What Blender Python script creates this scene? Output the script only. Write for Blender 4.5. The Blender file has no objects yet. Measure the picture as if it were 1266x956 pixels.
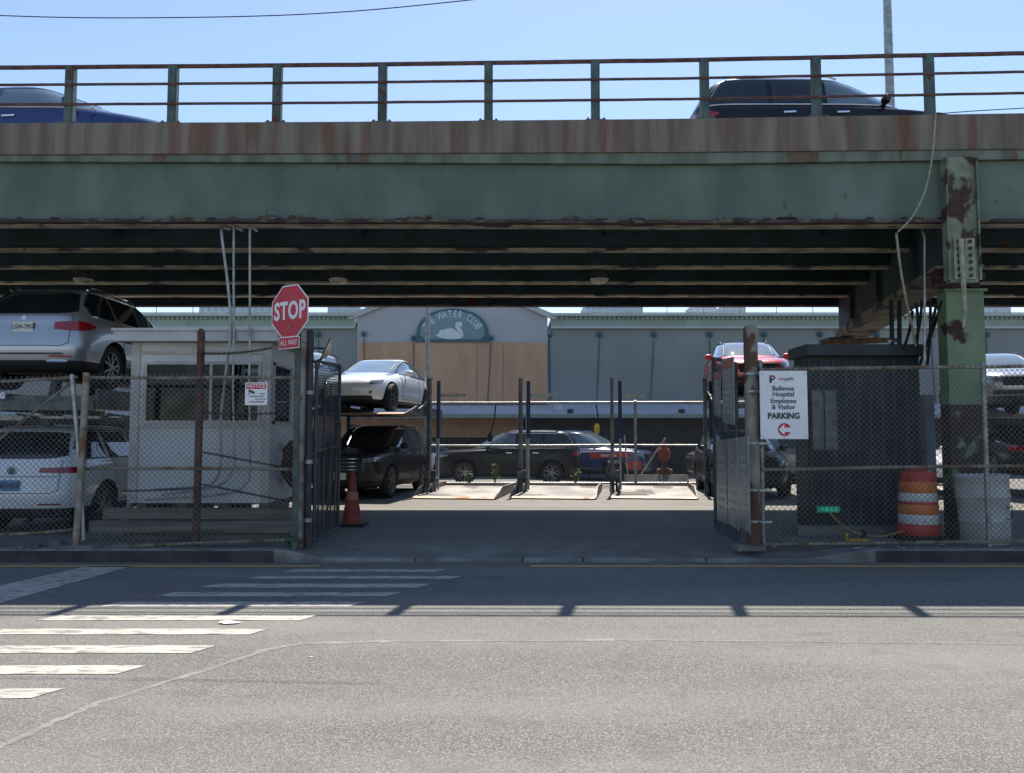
import bpy, bmesh, math, random
from math import sin, cos, pi, radians, atan, tan, sqrt
from mathutils import Vector, Matrix
random.seed(7)
S = bpy.context.scene
COL = S.collection

# ------------------------------------------------------------------ camera, sky, sun, exposure
F, CX, CY, CAMZ = 994.0, 633.0, 478.0, 1.55          # photograph: 1266 x 956 px
PITCH = atan(62 / F)
cd = bpy.data.cameras.new('camera'); cam = bpy.data.objects.new('camera', cd); COL.objects.link(cam)
cd.sensor_width = 36; cd.sensor_fit = 'HORIZONTAL'; cd.lens = 36 * F / 1266
cd.clip_start = 0.1; cd.clip_end = 5000
cam.location = (0, 0, CAMZ); cam.rotation_euler = (pi / 2 + PITCH, 0, 0)
S.camera = cam

SUN = Vector((0.105, 0.58, 1.0)).normalized()        # towards the sun
ELEV = math.asin(SUN.z); AZ = math.atan2(SUN.x, SUN.y)
w = bpy.data.worlds.new('World'); S.world = w; w.use_nodes = True
nt = w.node_tree; bg = nt.nodes['Background']
sky = nt.nodes.new('ShaderNodeTexSky'); sky.sky_type = 'NISHITA'; sky.sun_disc = False
sky.sun_elevation = ELEV; sky.sun_rotation = AZ
sky.air_density = 1.0; sky.dust_density = 0.35; sky.ozone_density = 1.2
nt.links.new(sky.outputs[0], bg.inputs[0]); bg.inputs[1].default_value = 0.115
ld = bpy.data.lights.new('sun', 'SUN'); ld.energy = 5.0; ld.angle = radians(0.5); ld.color = (1, 0.925, 0.82)
lo = bpy.data.objects.new('sun', ld); COL.objects.link(lo)
lo.rotation_euler = (-SUN).to_track_quat('-Z', 'Y').to_euler()
S.view_settings.view_transform = 'Standard'; S.view_settings.look = 'None'
S.view_settings.exposure = 0.75; S.view_settings.gamma = 1
try: S.view_settings.use_curve_mapping = False
except Exception: pass
S.cycles.max_bounces = 7; S.cycles.diffuse_bounces = 4; S.cycles.glossy_bounces = 3
S.cycles.transparent_max_bounces = 12; S.cycles.transmission_bounces = 4
S.cycles.use_denoising = True; S.cycles.caustics_reflective = False; S.cycles.caustics_refractive = False

# ------------------------------------------------------------------ picture measurements -> places
def P(px, py, Y):
    u = (px - CX) / F; v = (CY - py) / F
    d = (u, cos(PITCH) - v * sin(PITCH), sin(PITCH) + v * cos(PITCH))
    t = Y / d[1]
    return Vector((t * u, Y, CAMZ + t * d[2]))
def XP(px, Y, py=540): return P(px, py, Y).x
def ZP(py, Y): return P(633, py, Y).z
def YG(py, z=0.0): return (z - CAMZ) / tan(PITCH + atan((CY - py) / F))
def G(px, py, z=0.0): return P(px, py, YG(py, z))

# ------------------------------------------------------------------ materials
def lin(c): return c if c[0] <= 1 and max(c) <= 1 else tuple(((x / 255 + .055) / 1.055) ** 2.4 if x > 10 else x / 255 / 12.92 for x in c)
MATS = {}
def mat(name, col, rough=.6, metal=0., var=.15, vs=3., bump=0., bs=40., rust=0., rs=2.5, rcol=(.09, .035, .02),
        stretch=(1, 1, 1), coat=0., spec=.5, detail=6, coord='Object', emit=None, fine=0., fs=200., stripes=0., rrough=.9, soft=.04):
    if name in MATS: return MATS[name]
    m = bpy.data.materials.new(name); MATS[name] = m; m.use_nodes = True
    n = m.node_tree.nodes; L = m.node_tree.links; b = n['Principled BSDF']
    b.inputs['Roughness'].default_value = rough; b.inputs['Metallic'].default_value = metal
    b.inputs['Specular IOR Level'].default_value = spec
    if coat: b.inputs['Coat Weight'].default_value = coat; b.inputs['Coat Roughness'].default_value = .04
    tc = n.new('ShaderNodeTexCoord'); mp = n.new('ShaderNodeMapping'); mp.inputs['Scale'].default_value = stretch
    oi = n.new('ShaderNodeObjectInfo'); om = n.new('ShaderNodeVectorMath'); om.operation = 'SCALE'; om.inputs[3].default_value = 37.
    cx_ = n.new('ShaderNodeCombineXYZ'); [L.new(oi.outputs['Random'], cx_.inputs[k]) for k in range(3)]; L.new(cx_.outputs[0], om.inputs[0])
    ad = n.new('ShaderNodeVectorMath'); ad.operation = 'ADD'; L.new(tc.outputs[coord], ad.inputs[0]); L.new(om.outputs[0], ad.inputs[1])
    L.new(ad.outputs[0], mp.inputs[0])
    def noise(sc, det=detail, src=mp):
        t = n.new('ShaderNodeTexNoise'); t.inputs['Scale'].default_value = sc; t.inputs['Detail'].default_value = det
        L.new(src.outputs[0], t.inputs['Vector']); return t
    def ramp(src, a, bb):
        r = n.new('ShaderNodeMapRange'); r.inputs[1].default_value = a; r.inputs[2].default_value = bb
        r.interpolation_type = 'SMOOTHSTEP'; L.new(src, r.inputs[0]); return r
    def mix(f, a, c, mode='MIX'):
        x = n.new('ShaderNodeMix'); x.data_type = 'RGBA'; x.blend_type = mode
        for s, v in ((0, f), (6, a), (7, c)):
            if hasattr(v, 'links') or hasattr(v, 'is_linked'): L.new(v, x.inputs[s])
            else: x.inputs[s].default_value = v if s == 0 else (*v, 1)
        return x.outputs[2]
    lo_ = tuple(c * (1 - var) for c in col); hi = tuple(min(1, c * (1 + var)) for c in col)
    N1 = noise(vs); out = mix(ramp(N1.outputs[0], .3, .7).outputs[0], lo_, hi)
    if fine:
        N3 = noise(fs, 2); r = ramp(N3.outputs[0], .35, .65)
        out = mix(r.outputs[0], out, mix(1., out, tuple([1 + fine] * 3), 'MULTIPLY'))
    if stripes:
        sx = n.new('ShaderNodeSeparateXYZ'); L.new(tc.outputs[coord], sx.inputs[0])
        ma = n.new('ShaderNodeMath'); ma.operation = 'MULTIPLY'; ma.inputs[1].default_value = stripes; L.new(sx.outputs[0], ma.inputs[0])
        fr = n.new('ShaderNodeMath'); fr.operation = 'FRACT'; L.new(ma.outputs[0], fr.inputs[0])
        lt = n.new('ShaderNodeMath'); lt.operation = 'LESS_THAN'; lt.inputs[1].default_value = .14; L.new(fr.outputs[0], lt.inputs[0])
        out = mix(lt.outputs[0], out, tuple(c * .90 for c in col))
    if rust:
        N2 = noise(rs, 10); r = ramp(N2.outputs[0], .72 - rust * .35, .72 + soft - rust * .35)
        N4 = noise(rs * 7, 6); rc = mix(N4.outputs[0], tuple(c * .5 for c in rcol), tuple(c * 1.7 for c in rcol))
        out = mix(r.outputs[0], out, rc)
        rr = n.new('ShaderNodeMapRange'); L.new(r.outputs[0], rr.inputs[0]); rr.inputs[3].default_value = rough; rr.inputs[4].default_value = rrough
        L.new(rr.outputs[0], b.inputs['Roughness'])
        if metal:
            r2 = n.new('ShaderNodeMapRange'); L.new(r.outputs[0], r2.inputs[0]); r2.inputs[3].default_value = metal; r2.inputs[4].default_value = 0
            L.new(r2.outputs[0], b.inputs['Metallic'])
    L.new(out, b.inputs['Base Color'])
    if bump:
        bn = n.new('ShaderNodeBump'); bn.inputs['Strength'].default_value = bump; bn.inputs['Distance'].default_value = .01
        NB = noise(bs, 4); L.new(NB.outputs[0], bn.inputs['Height']); L.new(bn.outputs[0], b.inputs['Normal'])
    if emit: b.inputs['Emission Color'].default_value = (*emit[0], 1); b.inputs['Emission Strength'].default_value = emit[1]
    return m

def glass_mat(name, tint, refl=.12):
    m = bpy.data.materials.new(name); MATS[name] = m; m.use_nodes = True
    n = m.node_tree.nodes; L = m.node_tree.links; n.remove(n['Principled BSDF']); o = n['Material Output']
    tr = n.new('ShaderNodeBsdfTransparent'); tr.inputs[0].default_value = (*tint, 1)
    gl = n.new('ShaderNodeBsdfGlossy'); gl.inputs['Roughness'].default_value = .02; gl.inputs[0].default_value = (.9, .95, 1, 1)
    fr = n.new('ShaderNodeLayerWeight'); fr.inputs[0].default_value = refl
    tc = n.new('ShaderNodeTexCoord'); no = n.new('ShaderNodeTexNoise'); no.inputs['Scale'].default_value = 3
    L.new(tc.outputs['Object'], no.inputs['Vector'])
    ma = n.new('ShaderNodeMath'); ma.operation = 'MULTIPLY_ADD'; ma.inputs[1].default_value = .03; L.new(no.outputs[0], ma.inputs[0]); L.new(fr.outputs['Fresnel'], ma.inputs[2])
    mx = n.new('ShaderNodeMixShader'); L.new(ma.outputs[0], mx.inputs[0]); L.new(tr.outputs[0], mx.inputs[1]); L.new(gl.outputs[0], mx.inputs[2])
    L.new(mx.outputs[0], o.inputs[0]); return m

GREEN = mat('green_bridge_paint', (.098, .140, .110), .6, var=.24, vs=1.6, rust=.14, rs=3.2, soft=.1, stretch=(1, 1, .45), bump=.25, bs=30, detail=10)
GREEN_D = mat('green_beam_shaded', (.030, .056, .066), .75, var=.3, vs=2, rust=.12, rs=2.0, bump=.2)  # bridge green darkened and blued, holds the shade under the deck
COLUMN_G = mat('column_paint', (.15, .21, .12), .6, var=.2, vs=1.5, rust=.16, rs=1.3, rcol=(.045, .02, .02), bump=.3)
COLUMN_R = mat('column_paint_rusty', (.15, .21, .12), .6, var=.2, vs=2.5, rust=1.02, rs=2.6, rcol=(.05, .030, .026), bump=.5, soft=.07)
PEEL = mat('peeling_column_paint', (.20, .23, .16), .7, var=.35, vs=4, rust=.60, rs=3.4, rcol=(.05, .030, .026), soft=.07, stretch=(1, 1, .7), bump=.5)
FLANGE = mat('bounce_lit_flange', (.40, .36, .29), .9, var=.4, vs=5, rust=.36, rs=1.7, rcol=(.07, .06, .05), stretch=(.6, 1, 1))  # pale tone paints in sunlight thrown up from the ground
RUST_EDGE = mat('rusty_edge', (.06, .04, .04), .9, var=.5, vs=4, rust=.5, rs=6, rcol=(.11, .1, .07), stretch=(.5, 1, 1), bump=.8, bs=25)
FASCIA = mat('stained_fascia', (.18, .15, .122), .85, var=.30, vs=1.6, rust=.78, rs=1.2, rcol=(.135, .070, .048), stretch=(3.2, 1, .3), soft=.22, bump=.2, detail=9)
LEDGE = mat('ledge_paint', (.14, .17, .14), .8, var=.3, vs=2, stretch=(2, 1, .3), rust=.3, rs=1.5, rcol=(.12, .085, .06))
RAILM = mat('rail_rust', (.105, .055, .048), .8, var=.4, vs=6)
RAILP = mat('rail_post_paint', (.07, .105, .1), .7, var=.3, vs=5, rust=.3, rs=4)
CONC = mat('old_concrete', (.19, .18, .165), .9, var=.25, vs=2, bump=.4, bs=60, fine=-.25, fs=120)
KERB = mat('kerb_stone', (.20, .195, .18), .85, var=.35, vs=3, bump=.5, bs=40, fine=-.2, fs=90)
KERB_D = mat('kerb_steel', (.04, .036, .038), .6, metal=.2, var=.4, vs=4, rust=.4, rs=3, rcol=(.05, .035, .03), soft=.2)
STEEL = mat('galvanised_steel', (.34, .35, .34), .5, metal=.6, var=.25, vs=8)
WIRE = mat('chain_link_wire', (.13, .135, .135), .55, metal=.4, var=.3, vs=4)
PIPE = mat('weathered_pipe', (.27, .24, .19), .7, metal=.2, var=.3, vs=7, rust=.6, rs=4, rcol=(.16, .09, .045), soft=.1)
RPIPE = mat('rusty_pipe', (.10, .045, .035), .85, var=.4, vs=8, rust=.3, rs=6, rcol=(.05, .03, .03))
WHITE = mat('white_paint', (.72, .72, .7), .55, var=.08, vs=3, rust=.03, rs=5, rcol=(.3, .27, .2))
BOOTH = mat('booth_siding', (.56, .56, .57), .6, var=.10, vs=2, rust=.07, rs=6, rcol=(.35, .3, .25), bump=.1)
TRIM = mat('booth_trim', (.45, .41, .38), .6, var=.15, vs=4)
WOOD = mat('grey_timber', (.17, .15, .13), .9, var=.4, vs=2, stretch=(.4, 3, 6), bump=.4)
SHED = mat('dark_shed_metal', (.013, .016, .021), .6, var=.3, vs=2, bump=.2)
SHED2 = mat('dark_shed_roof', (.028, .036, .046), .6, var=.25, vs=3)
BLACK = mat('black_rubber', (.02, .02, .022), .8, var=.3, vs=10)
BLACKM = mat('black_metal', (.03, .03, .033), .5, metal=.4, var=.3, vs=6)
LIFTG = mat('lift_steel', (.10, .105, .11), .5, metal=.5, var=.35, vs=5, rust=.15, rs=6)
STEELD = mat('post_dark_steel', (.16, .165, .165), .45, metal=.5, var=.4, vs=6, rust=.2, rs=8)
LIFTB = mat('lift_blue', (.012, .03, .09), .45, var=.25, vs=5)
PLAT = mat('lift_platform_steel', (.225, .205, .185), .6, metal=.1, var=.4, vs=1.1, rust=.4, rs=.9, rcol=(.13, .11, .10), stretch=(1, .5, 1))
PLATL = mat('lift_platform_lip', (.45, .30, .21), .6, metal=.1, var=.3, vs=3, rust=.35, rs=2, rcol=(.4, .18, .08))
ORANGE = mat('safety_orange', (.75, .13, .035), .55, var=.15, vs=6, rust=.12, rs=9, rcol=(.15, .04, .02))
CONEO = mat('dirty_shaded_orange', (.26, .042, .03), .7, var=.3, vs=8)  # dirt, plus the shade it stands in, darkened into the colour
DRUMR = mat('drum_red', (.55, .045, .03), .45, var=.15, vs=6)
DRUMO = mat('drum_orange', (.80, .22, .04), .45, var=.12, vs=6)
DRUMW = mat('drum_white', (.75, .75, .75), .4, var=.1, vs=8, rust=.1, rs=10, rcol=(.3, .28, .25))
PLASTIC = mat('dirty_white_plastic', (.58, .58, .57), .5, var=.12, vs=4, rust=.12, rs=7, rcol=(.25, .22, .17))
SIGNR = mat('sign_red', (.50, .012, .035), .4, var=.06, vs=3)
SIGNW = mat('sign_white', (.78, .78, .80), .45, var=.05, vs=3)
SIGNK = mat('sign_black', (.025, .025, .03), .5, var=.1)
SIGNG = mat('sign_faded_print', (.32, .33, .34), .5, var=.2, vs=20)
SIGND = mat('sign_dull_panel', (.20, .21, .215), .35, var=.25, vs=4)
SIGNY = mat('sign_red_faded', (.42, .09, .08), .5, var=.2, vs=10)
SIDING_G = mat('corrugated_green_grey', (.235, .26, .255), .6, var=.12, vs=.35, stripes=5., detail=4)  # flat wall; dark stripes paint the shade in the rib grooves
SIDING_W = mat('corrugated_pale', (.40, .415, .44), .6, var=.06, vs=.5, stripes=6.)  # rib shading drawn as colour stripes here too
CORN = mat('cornice_green', (.26, .34, .30), .6, var=.12, vs=1)
CORNL = mat('cornice_light', (.42, .46, .45), .6, var=.1, vs=1)
PLY = mat('plywood', (.54, .335, .21), .85, var=.08, vs=1.0, stretch=(2, 1, .6), fine=-.08, fs=8)
AWN = mat('awning_sheet', (.55, .58, .64), .55, var=.08, vs=.8)
DARKW = mat('dark_base_wall', (.035, .04, .05), .8, var=.3, vs=.8)
SIGNT = mat('sign_teal', (.17, .27, .30), .5, var=.06)
SIGNTD = mat('sign_teal_dark', (.05, .13, .15), .5, var=.1)
PALE = mat('sign_pale', (.62, .66, .70), .5, var=.05)
TERRA = mat('brown_panel', (.15, .07, .04), .8, var=.4, vs=5)
TAN = mat('tan_bowl', (.5, .43, .33), .6, var=.3, vs=9)
LEAF = mat('weed_leaf', (.05, .19, .07), .7, var=.4, vs=20)
LEAF2 = mat('dry_weed_leaf', (.13, .16, .07), .8, var=.4, vs=20)
YEL = mat('yellow_plastic', (.6, .38, .05), .5, var=.2, vs=8)
ROPE = mat('old_rope', (.35, .32, .24), .9, var=.3, vs=30)
PAPER = mat('litter_paper', (.7, .7, .68), .8, var=.1, vs=9)
HAZEB = mat('far_facade_hazed', (.42, .52, .62), .8, var=.12, vs=.05, stripes=.25)  # distance haze mixed into the facade colour
HAZEW = mat('far_facade_pale_hazed', (.62, .68, .72), .8, var=.08, vs=.05, stripes=.2)  # paler facade, haze also in the colour
ROOFK = mat('flat_roof', (.2, .21, .22), .9, var=.2, vs=.5)
LED = mat('led_green', (.01, .12, .08), .5, emit=((.03, .6, .35), .35))
LEDB = mat('led_board', (.005, .07, .05), .5, emit=((.01, .28, .18), .22))
LENS = mat('lamp_lens', (.5, .48, .42), .35, var=.2, vs=10)
BGLASS = glass_mat('booth_glass', (.20, .27, .27), .10)
SHGLASS = mat('frosted_pane', (.12, .13, .115), .35, var=.4, vs=6)

def asphalt(name, base, light, patch, sc=1.0, warm=1.0):
    m = bpy.data.materials.new(name); MATS[name] = m; m.use_nodes = True
    n = m.node_tree.nodes; L = m.node_tree.links; b = n['Principled BSDF']
    tc = n.new('ShaderNodeTexCoord')
    def noise(s, d, st=(1, 1, 1)):
        mp = n.new('ShaderNodeMapping'); mp.inputs['Scale'].default_value = st; L.new(tc.outputs['Object'], mp.inputs[0])
        t = n.new('ShaderNodeTexNoise'); t.inputs['Scale'].default_value = s; t.inputs['Detail'].default_value = d; L.new(mp.outputs[0], t.inputs['Vector']); return t.outputs[0]
    def mr(src, a, c, o0=0., o1=1.):
        r = n.new('ShaderNodeMapRange'); r.interpolation_type = 'SMOOTHSTEP'; r.inputs[1].default_value = a; r.inputs[2].default_value = c
        r.inputs[3].default_value = o0; r.inputs[4].default_value = o1; L.new(src, r.inputs[0]); return r.outputs[0]
    def mix(f, a, c, mode='MIX'):
        x = n.new('ShaderNodeMix'); x.data_type = 'RGBA'; x.blend_type = mode
        for s, v in ((0, f), (6, a), (7, c)):
            if isinstance(v, (float, int)): x.inputs[s].default_value = v
            elif isinstance(v, tuple): x.inputs[s].default_value = (*v, 1)
            else: L.new(v, x.inputs[s])
        return x.outputs[2]
    vo = n.new('ShaderNodeTexVoronoi'); vo.inputs['Scale'].default_value = 125 * sc; L.new(tc.outputs['Object'], vo.inputs['Vector'])
    sep = n.new('ShaderNodeSeparateColor'); L.new(vo.outputs['Color'], sep.inputs[0])
    c1 = mix(mr(sep.outputs[0], .25, .95), base, light)
    c1 = mix(mr(vo.outputs['Distance'], .35, .75, 0., .75), c1, tuple(x * .35 for x in base))
    c1 = mix(mr(noise(38 * sc, 3), .45, .7, 0., .55), c1, tuple(x * .55 for x in base))
    c1 = mix(mr(noise(.5, 6, (.4, 2.0, 1)), .35, .72, 0., .5), c1, patch)
    c1 = mix(mr(noise(3.5, 8), .5, .75, 0., .35), c1, tuple(x * .6 for x in base))
    c1 = mix(mr(noise(1.7, 3, (.6, 1.3, 1)), .66, .74, 0., .35), c1, tuple(x * .4 for x in base))
    L.new(c1, b.inputs['Base Color']); b.inputs['Roughness'].default_value = .85; b.inputs['Specular IOR Level'].default_value = .3
    bn = n.new('ShaderNodeBump'); bn.inputs['Strength'].default_value = .6; bn.inputs['Distance'].default_value = .006
    L.new(vo.outputs['Distance'], bn.inputs['Height']); L.new(bn.outputs[0], b.inputs['Normal'])
    return m
ROAD = asphalt('road_asphalt', (.150, .147, .140), (.295, .288, .272), (.232, .224, .210))
LOT = asphalt('lot_asphalt', (.19, .18, .165), (.33, .31, .285), (.27, .25, .23), .8)
SEAM = mat('sealed_seam', (.235, .228, .215), .85, var=.2, vs=3, fine=-.35, fs=70, rust=.7, rs=2.5, rcol=(.17, .165, .155), soft=.3)

def paint_line(name, col, wear=.35):
    m = mat(name, col, .7, var=.12, vs=4, rust=wear, rs=9, rcol=(.20, .19, .18), stretch=(.8, 2.4, 1), fine=-.2, fs=90, soft=.10)
    return m
LINE = paint_line('road_paint', (.45, .435, .385), .62)
LINEO = paint_line('yellow_line_paint', (.60, .36, .10), .35)

# ------------------------------------------------------------------ mesh helpers
class MB:
    def __init__(s): s.v = []; s.f = []; s.smooth = False
    def add(s, vs, fs):
        o = len(s.v); s.v += [tuple(p) for p in vs]; s.f += [tuple(i + o for i in q) for q in fs]; return s
    def box(s, a, b):
        x0, y0, z0 = [min(a[i], b[i]) for i in range(3)]; x1, y1, z1 = [max(a[i], b[i]) for i in range(3)]
        return s.add([(x0, y0, z0), (x1, y0, z0), (x1, y1, z0), (x0, y1, z0), (x0, y0, z1), (x1, y0, z1), (x1, y1, z1), (x0, y1, z1)],
                     [(0, 3, 2, 1), (4, 5, 6, 7), (0, 1, 5, 4), (1, 2, 6, 5), (2, 3, 7, 6), (3, 0, 4, 7)])
    def cbox(s, c, d): return s.box([c[i] - d[i] / 2 for i in range(3)], [c[i] + d[i] / 2 for i in range(3)])
    def bar(s, p, q, w, h=None, up=(0, 0, 1)):
        p = Vector(p); q = Vector(q); d = (q - p).normalized(); u = Vector(up)
        if abs(d.dot(u)) > .99: u = Vector((0, 1, 0))
        r = d.cross(u).normalized(); u = r.cross(d); h = h or w
        c = [p + r * a * w / 2 + u * b * h / 2 for a, b in ((-1, -1), (1, -1), (1, 1), (-1, 1))]
        e = [x + (q - p) for x in c]
        return s.add(c + e, [(0, 3, 2, 1), (4, 5, 6, 7), (0, 1, 5, 4), (1, 2, 6, 5), (2, 3, 7, 6), (3, 0, 4, 7)])
    def tube(s, pts, r, n=8, cap=True):
        pts = [Vector(p) for p in pts]; rs = r if isinstance(r, (list, tuple)) else [r] * len(pts)
        rings = []; ref = None
        for i, p in enumerate(pts):
            d = (pts[min(i + 1, len(pts) - 1)] - pts[max(i - 1, 0)]).normalized()
            if ref is None: ref = Vector((0, 0, 1)) if abs(d.z) < .9 else Vector((1, 0, 0))
            u = d.cross(ref).normalized(); v = u.cross(d).normalized(); ref = v if abs(d.dot(v)) < .9 else ref
            rings.append([p + (u * cos(2 * pi * k / n) + v * sin(2 * pi * k / n)) * rs[i] for k in range(n)])
        vs = [x for ring in rings for x in ring]; fs = []
        for i in range(len(pts) - 1):
            for k in range(n): fs.append((i * n + k, i * n + (k + 1) % n, (i + 1) * n + (k + 1) % n, (i + 1) * n + k))
        if cap: fs += [tuple(range(n - 1, -1, -1)), tuple((len(pts) - 1) * n + k for k in range(n))]
        return s.add(vs, fs)
    def lathe(s, prof, c=(0, 0, 0), n=24, axis='z', caps=True):
        vs = []; fs = []
        for r, z in prof:
            for k in range(n):
                a = 2 * pi * k / n; p = (r * cos(a), r * sin(a), z)
                if axis == 'x': p = (z, p[0], p[1])
                if axis == 'y': p = (p[0], z, p[1])
                vs.append((c[0] + p[0], c[1] + p[1], c[2] + p[2]))
        for i in range(len(prof) - 1):
            for k in range(n): fs.append((i * n + k, i * n + (k + 1) % n, (i + 1) * n + (k + 1) % n, (i + 1) * n + k))
        if caps: fs.append(tuple(range(n - 1, -1, -1))); fs.append(tuple((len(prof) - 1) * n + k for k in range(n)))
        return s.add(vs, fs)
    def prism(s, poly, a, b, axis='y'):
        """poly of 2-D points extruded from a to b along axis"""
        def pt(u, v, t): return (u, t, v) if axis == 'y' else ((t, u, v) if axis == 'x' else (u, v, t))
        n = len(poly); vs = [pt(u, v, a) for u, v in poly] + [pt(u, v, b) for u, v in poly]
        fs = [tuple(range(n)), tuple(range(2 * n - 1, n - 1, -1))] + [(i, (i + 1) % n, n + (i + 1) % n, n + i) for i in range(n)]
        return s.add(vs, fs)
    def quad(s, *p): return s.add(p, [tuple(range(len(p)))])
    def build(s, name, m, parent=None, world=False, smooth=None, bevel=0., flip=True, xf=None):
        vs = [Vector(p) for p in s.v]
        if xf is not None: vs = [xf @ p for p in vs]
        if world and parent is not None:
            inv = root_matrix(parent).inverted(); vs = [inv @ p for p in vs]
        me = bpy.data.meshes.new(name); me.from_pydata(vs, [], s.f)
        bm = bmesh.new(); bm.from_mesh(me); bmesh.ops.recalc_face_normals(bm, faces=bm.faces)
        if bevel: bmesh.ops.bevel(bm, geom=[e for e in bm.edges], offset=bevel, segments=2, affect='EDGES', clamp_overlap=True)
        bm.to_mesh(me); bm.free()
        if m: me.materials.append(m)
        sm = s.smooth if smooth is None else smooth
        if sm: shade(me, 40)
        o = bpy.data.objects.new(name, me); COL.objects.link(o)
        if parent is not None: o.parent = parent
        return o
def shade(me, ang=40):
    me.polygons.foreach_set('use_smooth', [True] * len(me.polygons))
    try: me.set_sharp_from_angle(angle=radians(ang))
    except Exception: pass
def root_matrix(o):
    m = Matrix.LocRotScale(o.location, o.rotation_euler, None)
    return (root_matrix(o.parent) @ m) if o.parent else m
def tag(o, label=None, cat=None, group=None, kind=None):
    if label: o['label'] = label
    if cat: o['category'] = cat
    if group: o['group'] = group
    if kind: o['kind'] = kind
    return o
def thing(name, label, cat, loc=(0, 0, 0), rz=0, group=None):
    o = bpy.data.objects.new(name, None); COL.objects.link(o); o.empty_display_size = .2
    o.location = loc; o.rotation_euler = (0, 0, rz); return tag(o, label, cat, group)
def struct(o): o['kind'] = 'structure'; return o
def copy_tree(o, parent=None):
    c = o.copy(); COL.objects.link(c); c.parent = parent
    for ch in list(o.children): copy_tree(ch, c)
    return c
def lettering(txt, size, m, parent, xf, name='lettering', bold=0., ext=.0015, sx=1., align='CENTER', space=1.):
    cu = bpy.data.curves.new('t', 'FONT'); cu.body = txt; cu.size = size; cu.align_x = align; cu.align_y = 'CENTER'
    cu.extrude = ext; cu.offset = bold; cu.space_character = space; cu.resolution_u = 3
    t = bpy.data.objects.new('t', cu); COL.objects.link(t); dg = bpy.context.evaluated_depsgraph_get(); dg.update()
    me = bpy.data.meshes.new_from_object(t.evaluated_get(dg)); bpy.data.objects.remove(t)
    me.transform(xf @ Matrix.Diagonal((sx, 1, 1, 1))); me.materials.clear(); me.materials.append(m); me.name = name
    o = bpy.data.objects.new(name, me); COL.objects.link(o); o.parent = parent; return o
def face_cam(x, y, z, rz=0):      # text plane -> upright facing -Y, turned by rz
    return Matrix.Translation((x, y, z)) @ Matrix.Rotation(rz, 4, 'Z') @ Matrix.Rotation(pi / 2, 4, 'X')

def chain_link(mb, p0, p1, z0, z1, pitch=.072, wire=.0046, tips=True, z1b=None, z0b=None):
    """diamond mesh between two ground points; z1b / z0b: heights at the second end"""
    p0 = Vector((p0[0], p0[1], 0)); p1 = Vector((p1[0], p1[1], 0)); d = (p1 - p0); W = d.length; d.normalize()
    nrm = Vector((-d.y, d.x, 0)); z1b = z1 if z1b is None else z1b; z0b = z0 if z0b is None else z0b; H = z1 - z0
    def at(u, t, off):
        lo_ = z0 + (z0b - z0) * u / W; hi = z1 + (z1b - z1) * u / W
        return p0 + d * u + Vector((0, 0, lo_ + (hi - lo_) * t / H)) + nrm * off
    for sgn in (1, -1):
        k = -int(H / pitch) - 1
        while k * pitch < W + H:
            a = k * pitch
            # line u = a + t (sgn 1) or u = a + H - t
            if sgn == 1: t0, t1 = max(0, -a), min(H, W - a); f = lambda t: a + t
            else: t0, t1 = max(0, a + H - W), min(H, a + H); f = lambda t: a + H - t
            if t1 - t0 > .01:
                nseg = max(1, int((t1 - t0) / .7))
                for i in range(nseg):
                    ta = t0 + (t1 - t0) * i / nseg; tb = t0 + (t1 - t0) * (i + 1) / nseg
                    mb.bar(at(f(ta), ta, sgn * .0022), at(f(tb), tb, sgn * .0022), wire, wire, nrm)
            k += 1
    if tips:
        u = 0
        while u < W:
            mb.bar(at(u, H, .002), at(min(W, u + .012), H + .045, .0), wire, wire, nrm); mb.bar(at(u + .0, H, -.002), at(max(0, u - .012), H + .045, 0), wire, wire, nrm); u += pitch
    return mb

# ------------------------------------------------------------------ ground and roads
LOTZ = .10
KY = 10.05                                            # kerb face
struct(MB().quad((-1500, -600, -.03), (1500, -600, -.03), (1500, 2500, -.03), (-1500, 2500, -.03)).build('ground', LOT))
struct(MB().quad((-90, -30, 0), (90, -30, 0), (90, KY, 0), (-90, KY, 0)).build('road', ROAD))
def kerb_h(x):
    for (a, b, lo_, hi) in ((-2.95, -2.2, .15, .045), (3.55, 4.5, .045, .15)):
        if a <= x <= b:
            t = (x - a) / (b - a); t = t * t * (3 - 2 * t); return lo_ + (hi - lo_) * t
    return .045 if -2.2 < x < 3.55 else .15
xs = [-90, -40, -20, -10, -6, -4] + [-3.2 + i * .1 for i in range(82)] + [6, 8, 12, 20, 40, 90]
xs = sorted(set(round(x, 3) for x in xs))
def strip(rows, name, m):
    mb = MB(); n = len(rows); vs = [p for x in xs for p in [(x, yy, zf(x)) for yy, zf in rows]]
    fs = [(i * n + j, (i + 1) * n + j, (i + 1) * n + j + 1, i * n + j + 1) for i in range(len(xs) - 1) for j in range(n - 1)]
    return struct(mb.add(vs, fs).build(name, m))
strip([(KY, lambda x: -.02), (KY, lambda x: kerb_h(x) - .02), (KY + .02, kerb_h), (KY + .16, lambda x: kerb_h(x) + .002), (KY + .16, lambda x: -.02)], 'kerb', KERB)
strip([(KY + .163, lambda x: -.02), (KY + .163, lambda x: kerb_h(x) - .004), (KY + .5, lambda x: .5 * kerb_h(x) + .5 * .108), (KY + .75, lambda x: .108), (KY + .75, lambda x: 0)], 'sidewalk', CONC)
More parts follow.
